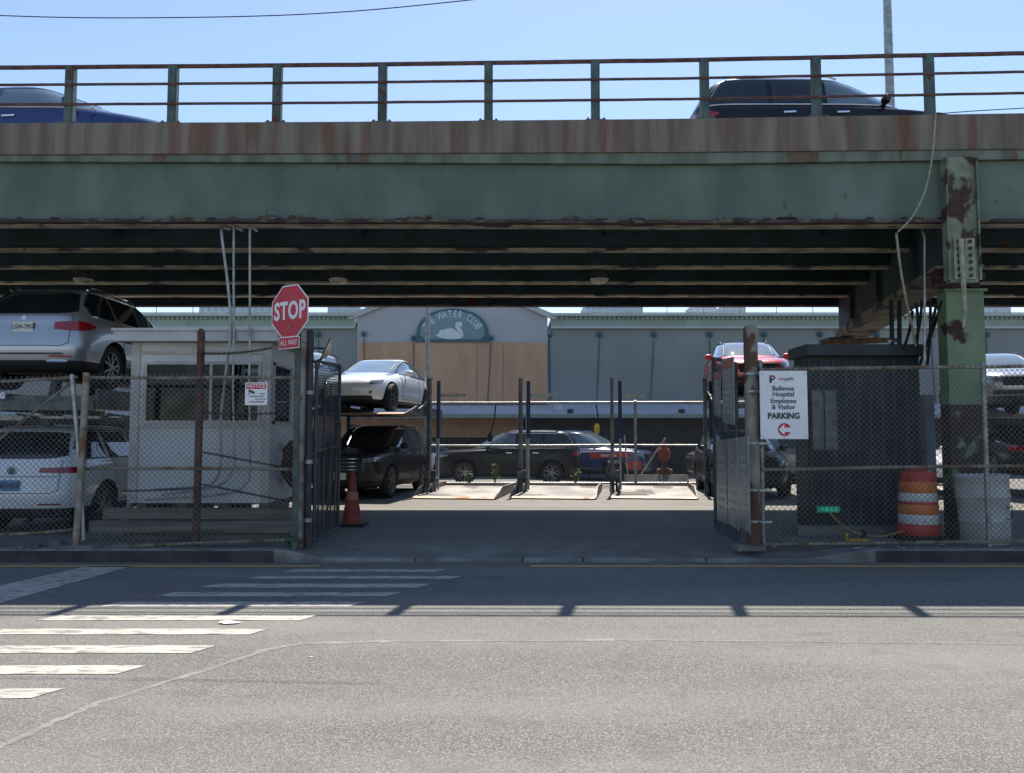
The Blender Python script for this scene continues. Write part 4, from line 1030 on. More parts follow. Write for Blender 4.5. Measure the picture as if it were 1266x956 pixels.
# buildings far across the river
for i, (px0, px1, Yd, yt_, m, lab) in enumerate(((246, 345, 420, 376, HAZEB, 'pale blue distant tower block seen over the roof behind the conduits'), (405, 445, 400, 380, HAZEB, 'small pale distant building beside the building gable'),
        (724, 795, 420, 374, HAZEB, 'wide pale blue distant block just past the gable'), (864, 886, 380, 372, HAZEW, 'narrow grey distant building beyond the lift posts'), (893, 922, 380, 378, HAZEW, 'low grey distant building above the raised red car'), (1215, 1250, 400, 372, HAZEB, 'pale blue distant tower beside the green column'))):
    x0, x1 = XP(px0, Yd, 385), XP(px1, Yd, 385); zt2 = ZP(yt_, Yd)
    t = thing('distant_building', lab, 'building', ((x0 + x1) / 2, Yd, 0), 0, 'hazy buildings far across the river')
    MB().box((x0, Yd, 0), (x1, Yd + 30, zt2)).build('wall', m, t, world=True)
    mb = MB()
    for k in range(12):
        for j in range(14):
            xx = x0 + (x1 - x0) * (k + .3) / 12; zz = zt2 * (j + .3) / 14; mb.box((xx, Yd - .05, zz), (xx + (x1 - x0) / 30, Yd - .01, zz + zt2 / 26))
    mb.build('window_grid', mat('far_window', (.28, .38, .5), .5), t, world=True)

# rear lot fence
def pipe_fence(name, label, a, b, z0, z1, posts, rails_z, m=PIPE, pr=.03, pitch=.072, wire=.0046, z1b=None, z0b=None, tips=True, group=None, rr=.021, post_top=.05):
    a = Vector(a); b = Vector(b); t = thing(name, label, 'fence', ((a.x + b.x) / 2, (a.y + b.y) / 2, LOTZ), 0, group)
    chain_link(MB(), a, b, z0, z1, pitch, wire, tips, z1b, z0b)
    mb = MB(); chain_link(mb, a, b, z0, z1, pitch, wire, tips, z1b, z0b); mb.build('wire_mesh', WIRE, t, world=True)
    for (za, zb) in rails_z:
        n = 8; MB().tube([(a.x + (b.x - a.x) * k / n, a.y + (b.y - a.y) * k / n + .025, za + (zb - za) * k / n + random.uniform(-.006, .006)) for k in range(n + 1)], rr, 8).build('rail', m, t, world=True, smooth=True)
    for f, zt3 in posts:
        p = a.lerp(b, f); MB().lathe([(pr, LOTZ - .02), (pr, zt3), (pr * 1.25, zt3 + .005), (pr * 1.2, zt3 + .03), (pr * .6, zt3 + post_top)], (p.x, p.y + .06, 0), 12).build('post', STEEL, t, world=True, smooth=True)
    return t
BF = 24.2
x0, x1 = XP(430, BF), XP(930, BF); WB = x1 - x0
fr = lambda px: (XP(px, BF) - x0) / WB
pipe_fence('chain_link_fence', 'rear chain-link fence behind the row of parking lifts', (x0, BF), (x1, BF), .12, ZP(498.5, BF), [(fr(541), 2.55), (fr(652), 2.9), (fr(786), 2.6), (fr(898), 2.6)],
           [(ZP(498.5, BF), ZP(497, BF)), (ZP(551, BF), ZP(550.5, BF)), (.16, .16)], STEEL, .045, .10, .0062, tips=False, rr=.03)
# lamp pole behind the lift, highway lamp pole
hose('lamp_pole', 'tall pale grey pole rising past the arched sign', [(XP(528.5, 23, 450), 23.0, LOTZ), (XP(528.5, 23, 450), 23.0, 9.0)], .07, STEEL, 'pole')
t = thing('street_lamp', 'tall grey highway lamp pole rising from the far side of the overpass', 'street lamp', (XP(1098.5, 18.3, 60), 18.3, 5.9))
MB().lathe([(.11, 0), (.095, 5.), (.075, 9.5)], (0, 0, 0), 12).build('pole', STEEL, t, smooth=True)
MB().tube([(0, 0, 9.3), (0, -.8, 9.9), (0, -2.0, 10.1)], .045, 8).build('arm', STEEL, t, smooth=True)
MB().box((-.15, -2.7, 10.02), (.15, -2.0, 10.16)).build('lamp_head', STEEL, t, bevel=.04)
hose('overhead_wire', 'thin dark wire sagging across the sky over the overpass', spline([P(-60, 17, 9), P(100, 22, 9), P(300, 20.5, 9), P(450, 13, 9), P(620, -4, 9)]), .006, BLACK, 'wire')
hose('overhead_wire', 'thin wire leaving the overpass railing by the column', spline([P(1157, 141, 10.9), P(1210, 137, 11.2), P(1300, 132, 11.5)]), .007, BLACK, 'wire')
# hanging drop cord by the lifts
for (pa, pb, lab) in (((613, 500, 606, 538), 23.6, 'dangling black cord with a plug hanging near the rear fence rail'), ((737, 500, 738, 528), 23.6, 'dangling cord with brass plug between the two middle lift posts')):
    a_, b_ = P(pa[0], pa[1], pb), P(pa[2], pa[3], pb); t = thing('drop_cord', lab, 'cord', tuple(b_))
    MB().tube([a_, a_.lerp(b_, .5) + Vector((.04, 0, 0)), b_], .022, 6).build('cord', BLACK, t, world=True); MB().lathe([(.06, -.1), (.08, 0), (.08, .1), (.03, .2)], (0, 0, -.1), 8).build('plug', YEL if pa[0] > 700 else BLACK, t)
# jersey barrier, drum, slanted pole behind the rear fence
t = MB().prism([(25.2, 0), (25.25, .12), (25.42, .35), (25.45, ZP(588, 25.4)), (25.6, ZP(588, 25.4)), (25.63, .35), (25.8, .12), (25.85, 0)], XP(773, 25.4), XP(850, 25.4), 'x').build('concrete_barrier', CONC)
tag(t, 'low brown-grey concrete barrier behind the last empty lift', 'barrier')
t = thing('marker_post', 'faded orange marker post standing behind the rear fence', 'traffic post', (XP(821, 26), 26.0, 0))
MB().lathe([(.28, .0), (.26, .5), (.10, .55), (.06, .8)], (0, 0, 0), 14).build('base', TERRA, t, smooth=True)
MB().lathe([(.16, .8), (.2, .9), (.18, 1.12), (.10, 1.2), (.10, 1.3), (.03, 1.42)], (0, 0, 0), 12).build('lamp', CONEO, t, smooth=True)
hose('slanted_pole', 'thin white pole leaning beyond the rear fence', [P(792, 588, 25.9), P(823, 541, 25.9)], .025, STEEL, 'pole')
hose('slanted_pole', 'thin white pole standing upright just past the lettered SUV', [P(776, 588, 25.9), P(772, 538, 25.9)], .025, STEEL, 'pole')
# rails of the pier beyond
t = thing('guard_rail', 'rust red horizontal guard rail in front of the dark base wall', 'railing', (0, 31.5, 0))
mb = MB(); [mb.bar((3, 31.5, z), (14, 31.5, z), .04, .06) for z in (.55, .95, 1.25)]; mb.build('rail', RAILM, t, world=True)
mb = MB(); [mb.bar((3 + k * 1.5, 31.5, 0), (3 + k * 1.5, 31.5, 1.3), .06, .06) for k in range(8)]; mb.build('post', RAILM, t, world=True)
# weeds along the rear fence
def weed(name, label, x, y, z, h, n, m, group=None, spread=.3):
    mb = MB()
    for k in range(n):
        a = random.uniform(0, 2 * pi); l = h * random.uniform(.5, 1.); dx, dy = cos(a) * l * spread, sin(a) * l * spread
        mid = Vector((dx * .4, dy * .4, l * .6)); tip = Vector((dx, dy, l)); side = Vector((-sin(a), cos(a), 0)) * l * .06
        mb.add([(0, 0, 0), tuple(mid + side), tuple(tip), tuple(mid - side)], [(0, 1, 2, 3)])
        for q in range(4):
            c = Vector((0, 0, 0)).lerp(tip, .35 + q * .18); b = random.uniform(0, 2 * pi); e = Vector((cos(b), sin(b), .4)) * h * .18; s2 = Vector((-sin(b), cos(b), 0)) * h * .05
            mb.add([tuple(c), tuple(c + e * .5 + s2), tuple(c + e), tuple(c + e * .5 - s2)], [(0, 1, 2, 3)])
    o = mb.build(name, m); o.location = (x, y, z); return tag(o, label, 'weed', group)
weed('weed_plant', 'tallest dry weed in front of the black side-on SUV', XP(612, 23.9), 23.9, LOTZ, .75, 7, LEAF2, spread=.25)
weed('weed_plant', 'bushier weed below the door mirror of the side-on black SUV', XP(580, 23.9), 23.9, LOTZ, .5, 12, LEAF2)
weed('weed_plant', 'dry weed at the rear wheel of the side-on black SUV', XP(711, 23.9), 23.9, LOTZ, .6, 10, LEAF2)
weed('weed_clump', 'small bright green weed at the foot of the stop sign post', XP(362, 10.2, 672), 10.24, .135, .16, 60, LEAF, spread=.9)

# ------------------------------------------------------------------ booth
by0 = 11.35; bx0, bx1 = XP(163, by0, 520), XP(333, by0, 520); bd = 1.25; bz0, bz1 = ZP(622, by0), ZP(424, by0)
booth = thing('attendant_booth', 'white attendant booth with a wide dark window behind the chain-link fence', 'booth', ((bx0 + bx1) / 2, by0, bz0))
wx0, wx1, wz0, wz1 = XP(176, by0), XP(322, by0), ZP(524, by0), ZP(447, by0); T = .06
mb = MB(); mb.box((bx0, by0, bz0), (bx1, by0 + T, wz0)); mb.box((bx0, by0, wz1), (bx1, by0 + T, bz1)); mb.box((bx0, by0, wz0), (wx0, by0 + T, wz1)); mb.box((wx1, by0, wz0), (bx1, by0 + T, wz1))
mb.build('front_wall', BOOTH, booth, world=True)
sy0, sy1 = by0 + .15, by0 + bd - .18
mb = MB(); mb.box((bx1 - T, by0 + T + .001, bz0), (bx1 - .001, by0 + bd, wz0)); mb.box((bx1 - T, by0 + T + .001, wz1), (bx1 - .001, by0 + bd, bz1)); mb.box((bx1 - T, by0 + T + .001, wz0), (bx1 - .001, sy0, wz1)); mb.box((bx1 - T, sy1, wz0), (bx1 - .001, by0 + bd, wz1))
mb.build('side_wall', BOOTH, booth, world=True)
mb = MB(); mb.box((bx0 + .001, by0 + T + .001, bz0), (bx0 + T, by0 + bd, bz1)); mb.box((bx0 + T, by0 + bd - T, bz0), (bx1 - T, by0 + bd - .001, wz0)); mb.box((bx0 + T, by0 + bd - T, wz1), (bx1 - T, by0 + bd - .001, bz1)); mb.box((bx0 + T, by0 + bd - T, wz0), (bx0 + 1.15, by0 + bd - .001, wz1)); mb.build('rear_wall', mat('booth_inside_gloom', (.05, .07, .075), .8), booth, world=True)  # dim interior painted in by the dark wall colour
MB().box((bx0 + T, by0 + T, bz0), (bx1 - T, by0 + bd - T, bz0 + .04)).build('floor', WOOD, booth, world=True)
wnd = MB(); f_ = .045
wnd.box((wx0, by0 - .02, wz0), (wx1, by0 + .02, wz0 + f_)); wnd.box((wx0, by0 - .02, wz1 - f_), (wx1, by0 + .02, wz1)); wnd.box((wx0, by0 - .02, wz0 + f_), (wx0 + f_, by0 + .02, wz1 - f_)); wnd.box((wx1 - f_, by0 - .02, wz0 + f_), (wx1, by0 + .02, wz1 - f_))
wm = (wx0 + wx1) / 2 + .12; wnd.box((wm - .02, by0 - .015, wz0 + f_), (wm + .02, by0 + .02, wz1 - f_))
W1 = wnd.build('window', TRIM, booth, world=True); MB().box((wx0 + f_, by0 + .003, wz0 + f_), (wx1 - f_, by0 + .008, wz1 - f_)).build('pane', BGLASS, W1, world=True)
wnd = MB(); wnd.box((bx1 - .03, sy0, wz0), (bx1 + .02, sy0 + .05, wz1)); wnd.box((bx1 - .03, sy1 - .05, wz0), (bx1 + .02, sy1, wz1)); wnd.box((bx1 - .03, sy0, wz0), (bx1 + .02, sy1, wz0 + .04)); wnd.box((bx1 - .03, sy0, wz1 - .04), (bx1 + .02, sy1, wz1))
W2 = wnd.build('window', TRIM, booth, world=True); MB().box((bx1 - .012, sy0 + .05, wz0 + .04), (bx1 - .007, sy1 - .05, wz1 - .04)).build('pane', BGLASS, W2, world=True)
mb = MB()
for x in (bx0 - .02, bx1 - .1): mb.box((x, by0 - .025, bz0), (x + .12, by0 - .003, bz1))
mb.box((bx0 + .1, by0 - .022, bz1 - .16), (bx1 - .1, by0 - .003, bz1 - .12)); mb.box((bx0 + .1, by0 - .02, wz0 - .05), (bx1 - .1, by0 - .003, wz0 - .01)); mb.build('corner_trim', TRIM, booth, world=True)
mb = MB(); mb.box((XP(141, by0 - .2, 418), by0 - .22, bz1 + .002), (bx1 + .16, by0 + bd + .15, bz1 + .14)); mb.box((XP(141, by0 - .2, 418) - .02, by0 - .25, bz1 + .142), (bx1 + .18, by0 + bd + .18, bz1 + .18)); mb.build('roof', mat('booth_roof', (.46, .47, .47), .6, var=.1), booth, world=True)
# desk items inside, dim
MB().box((bx0 + .15, by0 + .5, wz0 - .02), (bx1 - .15, by0 + 1.1, wz0 + .01)).build('counter', WOOD, booth, world=True)
# timber base
t = thing('timber_platform', 'stacked weathered grey timbers carrying the white booth', 'platform', ((bx0 + bx1) / 2, by0, LOTZ))
for k, (a, b, z0, z1, yo) in enumerate(((bx0 - .35, bx1 + .45, .40, .555, -.05), (bx0 - .5, bx1 + .45, .22, .385, -.12), (bx0 - .1, bx1 + .3, LOTZ, .21, .02))):
    MB().box((a, by0 + yo, z0), (b, by0 + yo + .12, z1)).build('plank', WOOD, t, world=True, bevel=.008)
for k in range(4):
    x = bx0 + .1 + k * (bx1 - bx0 - .2) / 3; MB().box((x - .07, by0 + .15, LOTZ), (x + .07, by0 + 1.2, bz0 - .005)).build('bearer', WOOD, t, world=True)
# hose bundle on the side of booth
t = thing('hose_bundle', 'dark red and black hoses bundled on the side of the white booth', 'hose', (bx1 + .08, by0 + .6, ZP(565, by0 + .6)))
for k in range(6):
    r = .16 + .02 * k; MB().tube([(.02 * k - .02 + .02 * sin(3 * a_), r * cos(a_) * .9, -.1 + r * 1.3 * sin(a_)) for a_ in [2 * pi * q / 18 for q in range(19)]], .016, 6, False).build('hose_loop', [RPIPE, BLACK][k % 2], t, smooth=True)
# three conduits from the girder to the booth foot
for i, (pts, lab) in enumerate(((((285, 284), (275, 283), (274, 290), (281, 345), (285, 390), (284, 420), (277, 480), (273, 520), (273, 565), (268, 590), (250, 602), (190, 606)), 'bent grey conduit with an angled upper run, nearest the rusty upright post'),
                                (((300, 286), (291, 282), (289, 290), (289, 420), (288, 480), (290, 560), (288, 580), (275, 598), (250, 605), (200, 612)), 'straight grey conduit between its two neighbours in front of the booth'),
                                (((318, 286), (311, 282), (309, 290), (309, 420), (308, 480), (309, 580), (304, 598), (290, 608), (250, 614), (180, 618)), 'straight grey conduit nearest the stop sign, coming down from the girder'))):
    hose('conduit', lab, spline([P(x, y, (11.2 if j < 2 else 11.08)) for j, (x, y) in enumerate(pts)], 5), .017 if i else .02, STEEL, 'pipe', 'grey conduits dropping from the overpass in front of the booth')

# ------------------------------------------------------------------ front fences
FY = 10.42
xa, xb = XP(100, FY), XP(368, FY)
pipe_fence('chain_link_fence', 'chain-link fence with bent rails in front of the white booth', (xa, FY), (xb, FY), ZP(675, FY), ZP(467, FY), [(0.0, 1.2)], [(ZP(467, FY), ZP(467, FY)), (ZP(579.5, FY), ZP(580, FY)), (ZP(677, FY), ZP(668, FY))])
a_ = (XP(-120, FY - .02), FY - .03); b_ = (XP(92, FY - .02), FY - .03)
t = pipe_fence('chain_link_gate', 'sagging chain-link gate panel with diagonal brace in front of the two stacked SUVs', a_, b_, ZP(665, FY), ZP(476, FY), [], [(ZP(478, FY), ZP(467, FY)), (ZP(672, FY), ZP(655, FY))], z1b=ZP(467, FY), z0b=ZP(656, FY))
MB().tube([P(-60, 590, FY - .0), P(92, 470, FY + .0)], .02, 8).build('brace', PIPE, t, world=True, smooth=True)
MB().tube([P(89, 463, FY - .06), P(96, 540, FY - .06), P(100, 600, FY - .06), P(103, 668, FY - .06)], .028, 10).build('gate_stile', STEEL, t, world=True, smooth=True)
o = MB().tube([P(107, 461, FY - .12), P(105, 500, FY - .12), P(99, 600, FY - .12), P(93.5, 676, FY - .12)], .042, 12).build('fence_post', PIPE, smooth=True); tag(o, 'leaning weathered post where the gate panel meets the booth fence', 'post')
mb = MB(); p = P(93, 677, FY - .12); mb.cbox((p.x, p.y, p.z + .0), (.6, .25, .07)); mb.cbox((p.x - .22, p.y - .02, p.z + .05), (.16, .14, .07)); tag(mb.build('post_footing', CONC, bevel=.02), 'rough concrete footing under the leaning fence post', 'footing')
# right fence
xa, xb = XP(941, FY), XP(1500, FY); Wd = xb - xa
pipe_fence('chain_link_fence', 'chain-link fence running past the orange drum, white barrel and column', (xa, FY), (xb, FY), ZP(672, FY), ZP(457, FY), [((XP(1221.5, FY) - xa) / Wd, ZP(449, FY) - .03), ((XP(943, FY) - xa) / Wd, 2.5), (.98, 2.5)],
           [(ZP(457, FY), ZP(450, FY)), (ZP(580.5, FY), ZP(573, FY)), (ZP(673, FY), ZP(667, FY))], z1b=ZP(452, FY), pr=.032)
# upright rusty post and chains
o = MB().lathe([(.05, .1), (.05, ZP(412, 10.7)), (.045, ZP(409, 10.7)), (.02, ZP(406.5, 10.7))], (XP(246, 10.7, 530), 10.7, 0), 12).build('bollard_post', RPIPE, smooth=True); tag(o, 'tall dark rusty upright pipe between fence and booth', 'post')
def chain(label, a, b, sag=.03, link=.045):
    a = Vector(a); b = Vector(b); n = int((b - a).length / (link * .72)); mb = MB()
    for k in range(n):
        f = (k + .5) / n; c = a.lerp(b, f) - Vector((0, 0, sag * 4 * f * (1 - f))); d = (b - a).normalized(); u = Vector((0, 0, 1)) if k % 2 else Vector((0, 1, 0)); u = (u - d * u.dot(d)).normalized()
        mb.tube([c + d * cos(q) * link * .5 + u * sin(q) * link * .3 for q in [2 * pi * j / 8 for j in range(9)]], .0065, 5, False)
    return tag(mb.build('chain', BLACKM, smooth=True), label, 'chain', 'black chains strung from the rusty post')
chain('top chain rising from the rusty post towards the stop sign', P(250, 437, 10.66), P(336, 430, 10.5))
chain('chain strung at window height behind the surveillance notice', P(250, 510, 10.66), P(357, 509, 10.5))
chain('chain sloping down across the booth wall above the middle rail', P(250, 559, 10.66), P(345, 577, 10.5), 0)
chain('lowest chain sloping from the rusty post to the booth corner', P(250, 599, 10.66), P(357, 620, 10.5), 0)
chain('chain running from the rusty post towards the white SUV wheel', P(150, 607, 10.66), P(241, 603, 10.66), .01)

# stop sign
sy = 10.12
t = thing('stop_sign', 'red octagonal stop sign with ALL WAY plate turned away on a dark post', 'stop sign', (XP(359, sy, 390), sy, LOTZ))
yaw = radians(-43); cz = ZP(385.5, sy) - LOTZ; RR = .335
Xs = Matrix.Translation((0, -.03, cz)) @ Matrix.Rotation(-yaw, 4, 'Z')
oct_ = lambda r: [(r * cos(pi / 8 + k * pi / 4), r * sin(pi / 8 + k * pi / 4)) for k in range(8)]
Xs = Matrix.Translation((0, -.03, cz)) @ Matrix.Rotation(radians(-33), 4, 'Z')
pf = MB().prism(oct_(RR / cos(pi / 8)), 0, .004, 'y').build('sign_border', SIGNW, t, xf=Xs)
MB().prism(oct_((RR - .016) / cos(pi / 8)), -.003, -.0005, 'y').build('sign_face', SIGNR, t, xf=Xs)
lettering('STOP', .315, SIGNW, t, Xs @ Matrix.Translation((0, -.004, 0)) @ Matrix.Rotation(pi / 2, 4, 'X'), bold=.009, sx=.72, space=1.08)
Xp = Xs @ Matrix.Translation((0, -.006, -RR - .065))
MB().box((-.19, 0, -.075), (.19, .004, .075)).build('plate_border', SIGNW, t, xf=Xp); MB().box((-.18, -.003, -.065), (.18, -.0005, .065)).build('plate_face', SIGNR, t, xf=Xp)
lettering('ALL WAY', .10, SIGNW, t, Xp @ Matrix.Translation((0, -.004, 0)) @ Matrix.Rotation(pi / 2, 4, 'X'), name='plate_lettering', bold=.0, sx=.68, space=1.1)
dxp = XP(366, sy + .04, 560) - XP(359, sy, 390)
mb = MB(); mb.box((dxp - .035, .02, 0), (dxp + .035, .03, cz + .2)); mb.box((dxp - .035, .03, 0), (dxp - .025, .06, cz + .2)); mb.box((dxp + .025, .03, 0), (dxp + .035, .06, cz + .2)); mb.build('post', mat('post_green', (.05, .07, .065), .6, var=.3, vs=8), t)
for z in (-.2, .2): MB().lathe([(.012, -.01), (.012, 0)], (0, 0, 0), 8, 'y').build('bolt', STEEL, t, xf=Xs @ Matrix.Translation((0, -.003, z)))
o = MB().box((XP(369.5, FY, 550), FY - .03, LOTZ), (XP(376, FY, 550), FY + .05, ZP(430, FY))).build('wooden_post', mat('pale_post', (.24, .21, .18), .85, var=.4, vs=6, rust=.3, rs=5), bevel=.005); tag(o, 'pale worn square post between stop sign and gate hinge post', 'post')

# gates
HX = XP(381, 10.48, 550)
t = thing('hinge_post', 'round dark brown gate post with a domed cap beside the stop sign', 'post', (HX, 10.5, LOTZ))
MB().lathe([(.05, 0), (.05, ZP(413, 10.5) - LOTZ), (.052, ZP(412, 10.5) - LOTZ), (.04, ZP(409, 10.5) - LOTZ), (.015, ZP(407.5, 10.5) - LOTZ)], (0, 0, 0), 14).build('pipe', mat('post_dark_brown', (.055, .045, .05), .7, var=.3, vs=6, rust=.3, rs=4), t, smooth=True)
for z in (.35, 1.1, 2.0): MB().lathe([(.062, z), (.062, z + .05)], (0, 0, 0), 12).build('hinge_clamp', STEEL, t)
def leaf(name, label, X, Y0, Y1, X1, z0, z1, z0b, z1b):
    t = thing(name, label, 'gate', (X, Y0, LOTZ)); A = Vector((X, Y0, 0)); B = Vector((X1, Y1, 0)); V = lambda p, z: (p.x, p.y, z)
    mb = MB(); chain_link(mb, A, B, z0, z1, .072, .0046, False, z1b, z0b); mb.build('wire_mesh', mat('gate_wire', (.07, .085, .10), .6, metal=.3, var=.3), t, world=True)
    mb = MB(); mb.tube([V(A, z0), V(A, z1)], .026, 8); mb.tube([V(A, z1), V(B, z1b)], .024, 8); mb.tube([V(B, z0b), V(B, z1b)], .026, 8); mb.tube([V(A, z0), V(B, z0b)], .024, 8); mb.tube([V(A, (z0 + z1) / 2), V(B, (z0b + z1b) / 2)], .02, 8)
    mb.build('frame', mat('gate_frame', (.06, .07, .08), .6, metal=.3, var=.3, vs=6, rust=.25, rs=5), t, world=True, smooth=True); return t
lg = leaf('gate_leaf', 'chain-link gate leaf swung inward beside the orange cone', HX + .06, 10.62, 12.5, XP(419, 12.5), .18, ZP(447, 10.62), .16, ZP(452, 12.5))
for k in range(6):
    y = 10.9 + k * .25; MB().bar((HX + .04, y, .3), (HX + .04 + random.uniform(-.02, .02), y + random.uniform(-.1, .2), 1.6 + random.uniform(-.4, .8)), .012, .05).build('tie_strip', BLACKM, lg, world=True)
rx = XP(931, 10.42, 550)
t = thing('gate_post', 'thick rust-streaked gate post beside the white parking sign', 'post', (rx, 10.45, LOTZ))
MB().lathe([(.09, 0), (.09, ZP(406, 10.4) - LOTZ), (.08, ZP(403.5, 10.4) - LOTZ), (.04, ZP(402, 10.4) - LOTZ)], (0, 0, 0), 16).build('pipe', mat('gate_post_paint', (.23, .21, .17), .75, var=.3, vs=4, rust=.62, rs=3.2, rcol=(.10, .055, .035), stretch=(1, 1, .5), bump=.4), t, smooth=True)
for z in (.35, .75, 1.35, 2.02, 2.25): mb = MB(); mb.lathe([(.096, z), (.096, z + .03)], (0, 0, 0), 16); mb.box((.05, -.11, z), (.2, -.09, z + .028)); mb.build('clamp', STEEL, t)
MB().cbox((-.1, -.1, -.02 + .06), (.35, .25, .06)).build('base_plate', CONC, t)
rg = leaf('gate_leaf', 'sign-covered gate leaf swung inward beside the rusty gate post', rx - .17, 10.55, 12.45, XP(883, 12.45), .22, ZP(450, 10.6), .14, ZP(443, 12.45))
def leaf_sign(px0, px1, yt0, yt1, yb0, yb1, m, nm, hdr=None, lines=6):
    """board on the gate leaf; px0 is its far edge"""
    def on(px):
        A = (rx - .17, 10.55); B = (XP(883, 12.45), 12.45); k = (px - CX) / F / .9981
        # intersect ray x = k*y with the leaf line
        dx, dy = B[0] - A[0], B[1] - A[1]; tt = (k * A[1] - A[0]) / (dx - k * dy); return (A[0] + dx * tt, A[1] + dy * tt)
    a = on(px0); b = on(px1)
    za0, za1 = ZP(yt0, a[1]), ZP(yb0, a[1]); zb0, zb1 = ZP(yt1, b[1]), ZP(yb1, b[1]); off = -.03
    za1_, zb1_ = za1, zb1
    def brd(u0, u1, v0, v1, o0, o1, m, nm, par):
        vs = []
        for o in (o0, o1):
            for u, v in ((u0, v0), (u1, v0), (u1, v1), (u0, v1)):
                x = a[0] + (b[0] - a[0]) * u; y = a[1] + (b[1] - a[1]) * u; zt_ = za0 + (zb0 - za0) * u; zb_ = za1 + (zb1 - za1) * u; vs.append((x + o, y, zb_ + (zt_ - zb_) * v))
        return MB().add(vs, [(0, 1, 2, 3), (7, 6, 5, 4), (0, 4, 5, 1), (1, 5, 6, 2), (2, 6, 7, 3), (3, 7, 4, 0)]).build(nm, m, par, world=True)
    p = brd(0, 1, 0, 1, off, off - .012, m, nm, rg)
    if hdr: brd(.08, .92, .84, .96, off - .013, off - .015, hdr, 'sign_header', p)
    for i in range(lines):
        v = .76 - i * .7 / lines; l0 = random.uniform(.1, .3); brd(l0, random.uniform(.7, .9), v, v + .3 / lines, off - .013, off - .015, SIGNG, 'sign_print', p)
leaf_sign(886, 894, 462, 460, 513, 514, SIGND, 'sign_board', SIGNY, 4)
leaf_sign(896.5, 911, 445, 441, 522, 526, SIGND, 'sign_board', SIGNY, 7)
leaf_sign(887.5, 900, 545, 543, 643, 649, SIGND, 'sign_board', None, 7)
leaf_sign(901.5, 914, 543, 541, 647, 656, SIGND, 'sign_board', None, 7)
leaf_sign(915.5, 928, 541, 539, 650, 661, SIGND, 'sign_board', None, 7)

# convex mirror seen edge-on
t = thing('traffic_mirror', 'tan backed convex mirror seen edge-on behind the stop sign', 'mirror', tuple(P(403, 431, 10.75)))
Xm = Matrix.Rotation(radians(25), 4, 'Y') @ Matrix.Rotation(radians(15), 4, 'Z')
MB().lathe([(.155, 0), (.15, .02), (.11, .055), (.05, .075)], (0, 0, 0), 20, 'x').build('back_shell', TAN, t, smooth=True, xf=Xm)
MB().lathe([(.16, -.012), (.16, 0)], (0, 0, 0), 20, 'x').build('rim', BLACKM, t, smooth=True, xf=Xm)
MB().tube([(-.03, 0, 0), (HX - t.location.x, -.25, -.02)], .012, 6).build('arm', BLACKM, t)
MB().tube([(-.06, 0, -.14), (-.12, -.1, -.2), (HX - t.location.x, -.25, -.12)], .016, 6).build('lower_arm', BLACKM, t)

# parking sign
py_ = 10.26
x0, x1 = XP(940.5, py_), XP(999.5, py_); z1, z0 = ZP(458.5, py_), ZP(543, py_)
t = thing('parking_sign', 'white hospital parking sign with a red arrow disc fixed to the fence', 'sign', ((x0 + x1) / 2, py_, z0)); W_ = x1 - x0; Hs = z1 - z0
MB().box((-W_ / 2, 0, 0), (W_ / 2, .012, Hs)).build('panel', SIGNW, t, bevel=.003)
def sp(fx, fy): return (W_ * (fx - .5), Hs * (1 - fy))
def sign_text(txt, fx, fy, size, m, bold=0., sx=1., nm='lettering', space=1.): x, z = sp(fx, fy); lettering(txt, size, m, t, face_cam(x, -.0035, z), name=nm, bold=bold, sx=sx, space=space)
sign_text('Bellevue', .49, .262, .085, SIGNK, .0012, .98); sign_text('Hospital', .49, .345, .085, SIGNK, .0012, .98); sign_text('Employee', .49, .445, .085, SIGNK, .0012, .98); sign_text('& Visitor', .49, .535, .085, SIGNK, .0012, .98)
sign_text('PARKING', .49, .665, .105, SIGNK, .004, .93)
x, z = sp(.41, .118); lettering('im', .068, SIGNR, t, face_cam(x, -.0035, z), sx=.95, align='LEFT'); x, z = sp(.41, .118); lettering('park', .068, SIGNK, t, face_cam(x + .068, -.0035, z - .000), sx=.95, align='LEFT')
x, z = sp(.235, .12); mb = MB(); mb.box((x - .018, -.006, z - .05), (x + .012, -.0005, z + .018)); mb.tube([(x + .014 + .0, -.003, z + .038), (x + .035, -.003, z + .036), (x + .05, -.003, z + .018), (x + .038, -.003, z - .004), (x + .014, -.003, z - .008)], .0095, 6); mb.build('logo_letter', SIGNK, t)
MB().box((x - .018, -.006, z + .024), (x + .010, -.0005, z + .048)).build('logo_dot', SIGNR, t)
x, z = sp(.50, .862); R0 = .083
ring = [(x + R0 * cos(q), z + R0 * sin(q)) for q in [2 * pi * k / 40 for k in range(40)]]
MB().prism(ring, -.004, -.0005, 'y').build('arrow_disc', SIGNR, t)
aw = [(x - R0 * .88, z), (x - R0 * .02, z + R0 * .86), (x - .02 * R0, z + R0 * .30), (x + R0 * 1.02, z + R0 * .30), (x + R0 * 1.02, z - R0 * .36), (x - .02 * R0, z - R0 * .36), (x - R0 * .02, z - R0 * .86)]
MB().prism(aw, -.008, -.0045, 'y').build('arrow', SIGNW, t)
for fx, fy in ((.05, .05), (.95, .04), (.05, .96), (.95, .96), (.5, .985)): x, z = sp(fx, fy); MB().lathe([(.006, -.005), (.006, -.0005)], (x, 0, z), 8, 'y').build('screw', BLACKM, t)
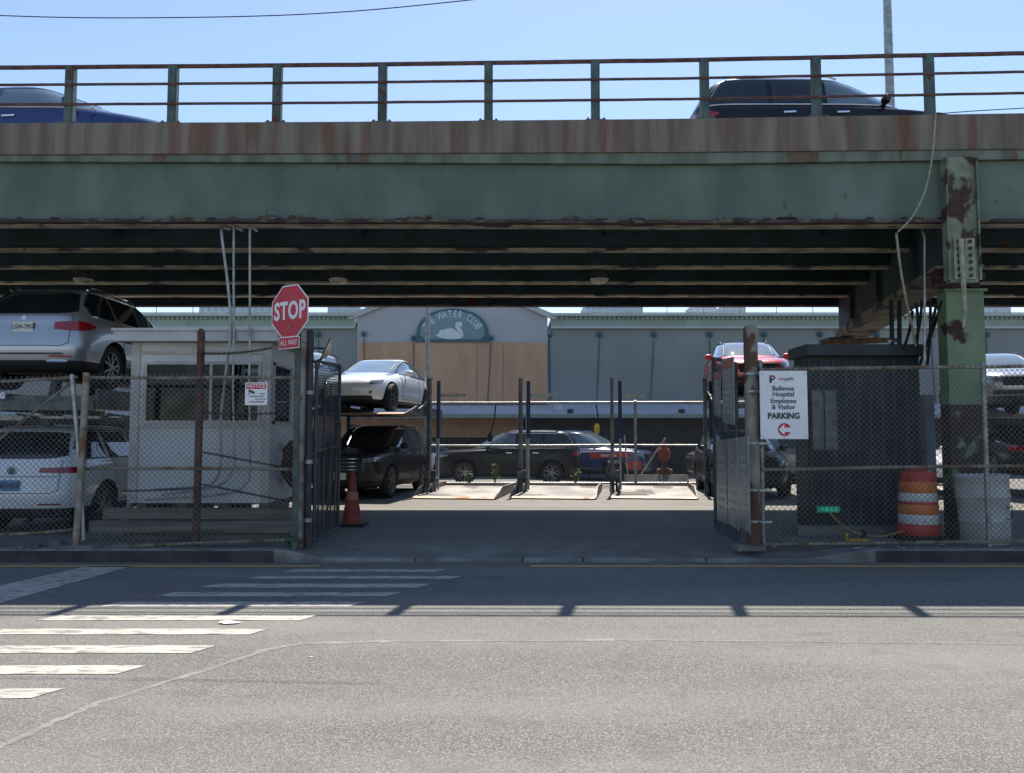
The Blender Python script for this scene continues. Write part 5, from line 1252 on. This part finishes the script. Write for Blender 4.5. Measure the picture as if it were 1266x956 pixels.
# notice
x0, x1 = XP(302, py_), XP(329.5, py_); z1, z0 = ZP(473, py_), ZP(501, py_)
t = thing('notice_sign', 'small red and white video surveillance notice wired to the fence', 'sign', ((x0 + x1) / 2, py_, z0)); W_ = x1 - x0; Hs = z1 - z0
MB().box((-W_ / 2, 0, 0), (W_ / 2, .006, Hs)).build('panel', SIGNW, t)
MB().box((-W_ * .45, -.004, Hs * .71), (W_ * .45, -.0005, Hs * .955)).build('header', SIGNR, t)
sign_text('NOTICE', .5, .165, .066, SIGNW, .0012, .92, 'header_lettering', 1.05)
t.children[-1].location.y = -.003
sign_text('VIDEO', .78, .50, .024, SIGNK, .0004); sign_text('SURVEILLANCE', .52, .62, .03, SIGNK, .0004, .95); sign_text('IN USE ON', .70, .74, .028, SIGNK, .0004); sign_text('THESE PREMISES', .52, .86, .029, SIGNK, .0004, .95)
x, z = sp(.30, .42); mb = MB(); mb.bar((x - .04, -.004, z + .018), (x + .035, -.004, z - .012), .006, .032, (0, 0, 1)); mb.bar((x - .055, -.004, z - .04), (x - .02, -.004, z - .012), .006, .008); mb.build('camera_symbol', SIGNK, t)

# ------------------------------------------------------------------ right: shed, drum, barrel
sy0 = 12.4; sx0, sx1 = XP(999, sy0), XP(1139, sy0); sz1 = ZP(441, sy0)
shed = thing('dark_shed', 'dark blue-black metal shed with pale window panes behind the right fence', 'shed', ((sx0 + sx1) / 2, sy0, LOTZ))
mb = MB(); mb.box((sx0, sy0, LOTZ), (sx1, sy0 + .55, sz1)); mb.build('wall', SHED, shed, world=True)
mb = MB()
for k in range(10): x = sx0 + .02 + (sx1 - sx0 - .06) * k / 9; mb.box((x, sy0 - .018, LOTZ + .1), (x + .03, sy0 - .002, sz1 - .05))
mb.build('wall_rib', SHED2, shed, world=True)
MB().box((sx0 - .06, sy0 - .15, sz1 + .002), (sx1 + .06, sy0 + .65, ZP(427, sy0))).build('roof', SHED2, shed, world=True, bevel=.01)
wf = MB(); wa, wb, wc, wd_ = XP(1002, sy0), XP(1035, sy0), ZP(558, sy0), ZP(481, sy0); wf.box((wa, sy0 - .04, wc), (wb, sy0 - .02, wd_)); wo = wf.build('window', SHED2, shed, world=True)
mp_ = (wa + wb) / 2
for a, b in ((wa + .02, mp_ - .015), (mp_ + .015, wb - .02)): MB().box((a, sy0 - .047, wc + .03), (b, sy0 - .042, wd_ - .03)).build('pane', SHGLASS, wo, world=True)
t = thing('led_board', 'small green lit number board low on the dark shed wall', 'display', tuple(P(1025, 630, sy0 - .12)))
MB().box((-.17, 0, -.045), (.17, .04, .045)).build('board', LEDB, t); MB().box((-.2, .045, -.07), (.2, .09, .07)).build('case', SHED, t)
lettering('4868', .085, LED, t, face_cam(0, -.004, 0), name='digits', space=1.6)
t = MB().box((XP(982, 11.9), 11.85, LOTZ), (XP(1128, 11.9), 12.1, ZP(651, 11.9))).build('concrete_curb', CONC, bevel=.01); tag(t, 'low grey concrete curb at the foot of the dark shed', 'curb')
hose('yellow_hose', 'thin yellow cord curling along the low curb to the drum', spline([P(1026, 634, 11.7), P(1040, 648, 11.6), P(1062, 660, 11.4), P(1090, 663, 11.4), P(1115, 657, 11.3)]), .008, YEL, 'cord')
t = thing('parking_boot', 'yellow and black wheel clamp lying by the curb behind the fence', 'wheel clamp', tuple(G(1062, 669, LOTZ)))
MB().box((-.16, -.05, .0), (.13, .05, .035)).build('base', YEL, t, bevel=.006); MB().tube([(.05, 0, .03), (.09, 0, .10), (.05, 0, .15)], .03, 8).build('arm', BLACK, t); MB().box((-.19, -.04, .0), (-.163, .04, .11)).build('jaw', YEL, t, bevel=.005)
# sloping panel below the cap beam
o = MB().prism([(1040, 0), (1, 1), (0, 1)], 0, 1).v
t = MB().bar(P(1030, 424, 14.6), P(1098, 420, 13.4), .5, .06).build('roof_panel', TERRA); tag(t, 'brown weathered panel lying on the dark shed roof', 'panel')
t = MB().box((XP(1100, 12.8), 12.7, ZP(426, 12.8)), (XP(1106, 12.8), 12.8, ZP(421, 12.8))).build('camera_box', SIGNW, bevel=.01); tag(t, 'small white camera box on the edge of the dark shed roof', 'camera')
# pale wall panel / blue post near column
t = MB().box((XP(1143, 13.5), 13.5, LOTZ), (XP(1157, 13.5), 13.65, ZP(488, 13.5))).build('steel_post', mat('post_slate', (.08, .11, .15), .6, var=.2), bevel=.01); tag(t, 'slate blue square post between dark shed and green column', 'post')
# drum
p = G(1141, 668, LOTZ); t = thing('traffic_drum', 'orange traffic drum with white bands behind the fence', 'traffic drum', (p.x, p.y + .1, LOTZ))
def band(nm, m, r0, z0, r1, z1): MB().lathe([(r0, z0), (r0 + .004, z0 + .006), (r1 + .004, z1 - .006), (r1, z1)], (0, 0, 0), 28).build(nm, m, t, smooth=True)
zz = [0, .10, .115, .20, .32, .445, .57, .69, .83, .94]
MB().lathe([(.33, 0), (.33, .05), (.28, .07)], (0, 0, 0), 28).build('rubber_base', BLACK, t, smooth=True)
band('body', DRUMR, .285, .071, .275, .23); band('white_band', DRUMW, .268, .231, .264, .36); band('orange_band', DRUMO, .262, .361, .258, .50); band('red_band', DRUMR, .256, .501, .253, .54); band('white_band', DRUMW, .252, .541, .247, .66)
band('orange_band', DRUMO, .245, .661, .240, .82); MB().lathe([(.238, .821), (.236, .90), (.21, .96), (.12, .98)], (0, 0, 0), 28).build('top_cap', DRUMR, t, smooth=True)
MB().box((-.12, -.02, .981), (.12, .02, 1.02)).build('handle', DRUMR, t, bevel=.008)
# barrel
p = G(1214, 664, LOTZ); t = thing('white_barrel', 'dirty white plastic barrel leaning by the green column', 'barrel', (XP(1214, 11.05), 11.05, LOTZ)); t.rotation_euler = (0, radians(-2), 0)
MB().lathe([(.28, 0), (.30, .03), (.305, .3), (.32, .32), (.305, .34), (.325, .62), (.34, .64), (.325, .66), (.33, .88), (.345, .90), (.345, .93), (.30, .925), (.28, .9)], (0, 0, 0), 30).build('body', PLASTIC, t, smooth=True)
MB().tube([(.12, -.33, .5), (.2, -.30, .52), (.23, -.27, .45), (.2, -.3, .36), (.1, -.34, .35)], .008, 5).build('handle_stain', BLACKM, t)
# cone
p = G(435, 650, LOTZ); t = thing('traffic_cone', 'dirty dark orange traffic cone beside the open gate leaf', 'traffic cone', (p.x, p.y, LOTZ))
MB().box((-.24, -.24, 0), (.24, .24, .035)).build('base', BLACK, t, bevel=.01); MB().lathe([(.165, .036), (.15, .08), (.125, .30), (.12, .31), (.082, .55), (.045, .80), (.03, .88)], (0, 0, 0), 24).build('body', CONEO, t, smooth=True)
MB().lathe([(.1065, .42), (.0855, .55)], (0, 0, 0), 24).build('collar', mat('cone_collar', (.33, .12, .1), .6), t, smooth=True)
# bits of litter
for i, (x, y, lab, sz) in enumerate(((283, 771, 'flat white paper scrap lying beside the crosswalk bars', .11), (1164, 674, 'crumpled white bag scrap by the fence foot below the drum', .06), (1092, 673, 'small white scrap by the fence foot near the wheel clamp', .04), (385, 813, 'tiny white speck of paper on the sunlit asphalt', .02))):
    z = 0 if y > 700 else .13; p = G(x, y, z); mb = MB(); n = 7; c = [(sz * random.uniform(.6, 1.1) * cos(2 * pi * k / n), .45 * sz * random.uniform(.6, 1.1) * sin(2 * pi * k / n), random.uniform(.002, sz * .12)) for k in range(n)]
    mb.add(c + [(0, 0, sz * .22)], [(k, (k + 1) % n, n) for k in range(n)]); o = mb.build('paper_scrap', PAPER); o.location = (p.x, p.y, z + .004); tag(o, lab, 'litter')
for k in range(26):
    x = random.choice([random.uniform(3.4, 8), random.uniform(-9, -3)]); y = random.uniform(10.3, 10.75)
rub = MB()
for k in range(160):
    x = random.choice([random.uniform(3.3, 9), random.uniform(-9, -2.8)]); y = random.uniform(10.25, 10.8); r = random.uniform(.006, .025)
    rub.cbox((x, y, .135 - (.03 if y > 10.6 else 0) + r * .3), (r * 2, r * 1.4, r))
tag(rub.build('debris', mat('debris_mix', (.2, .19, .17), .9, var=.6, vs=3)), 'scattered pebbles and grit along the foot of the fences', 'grit', kind='stuff')
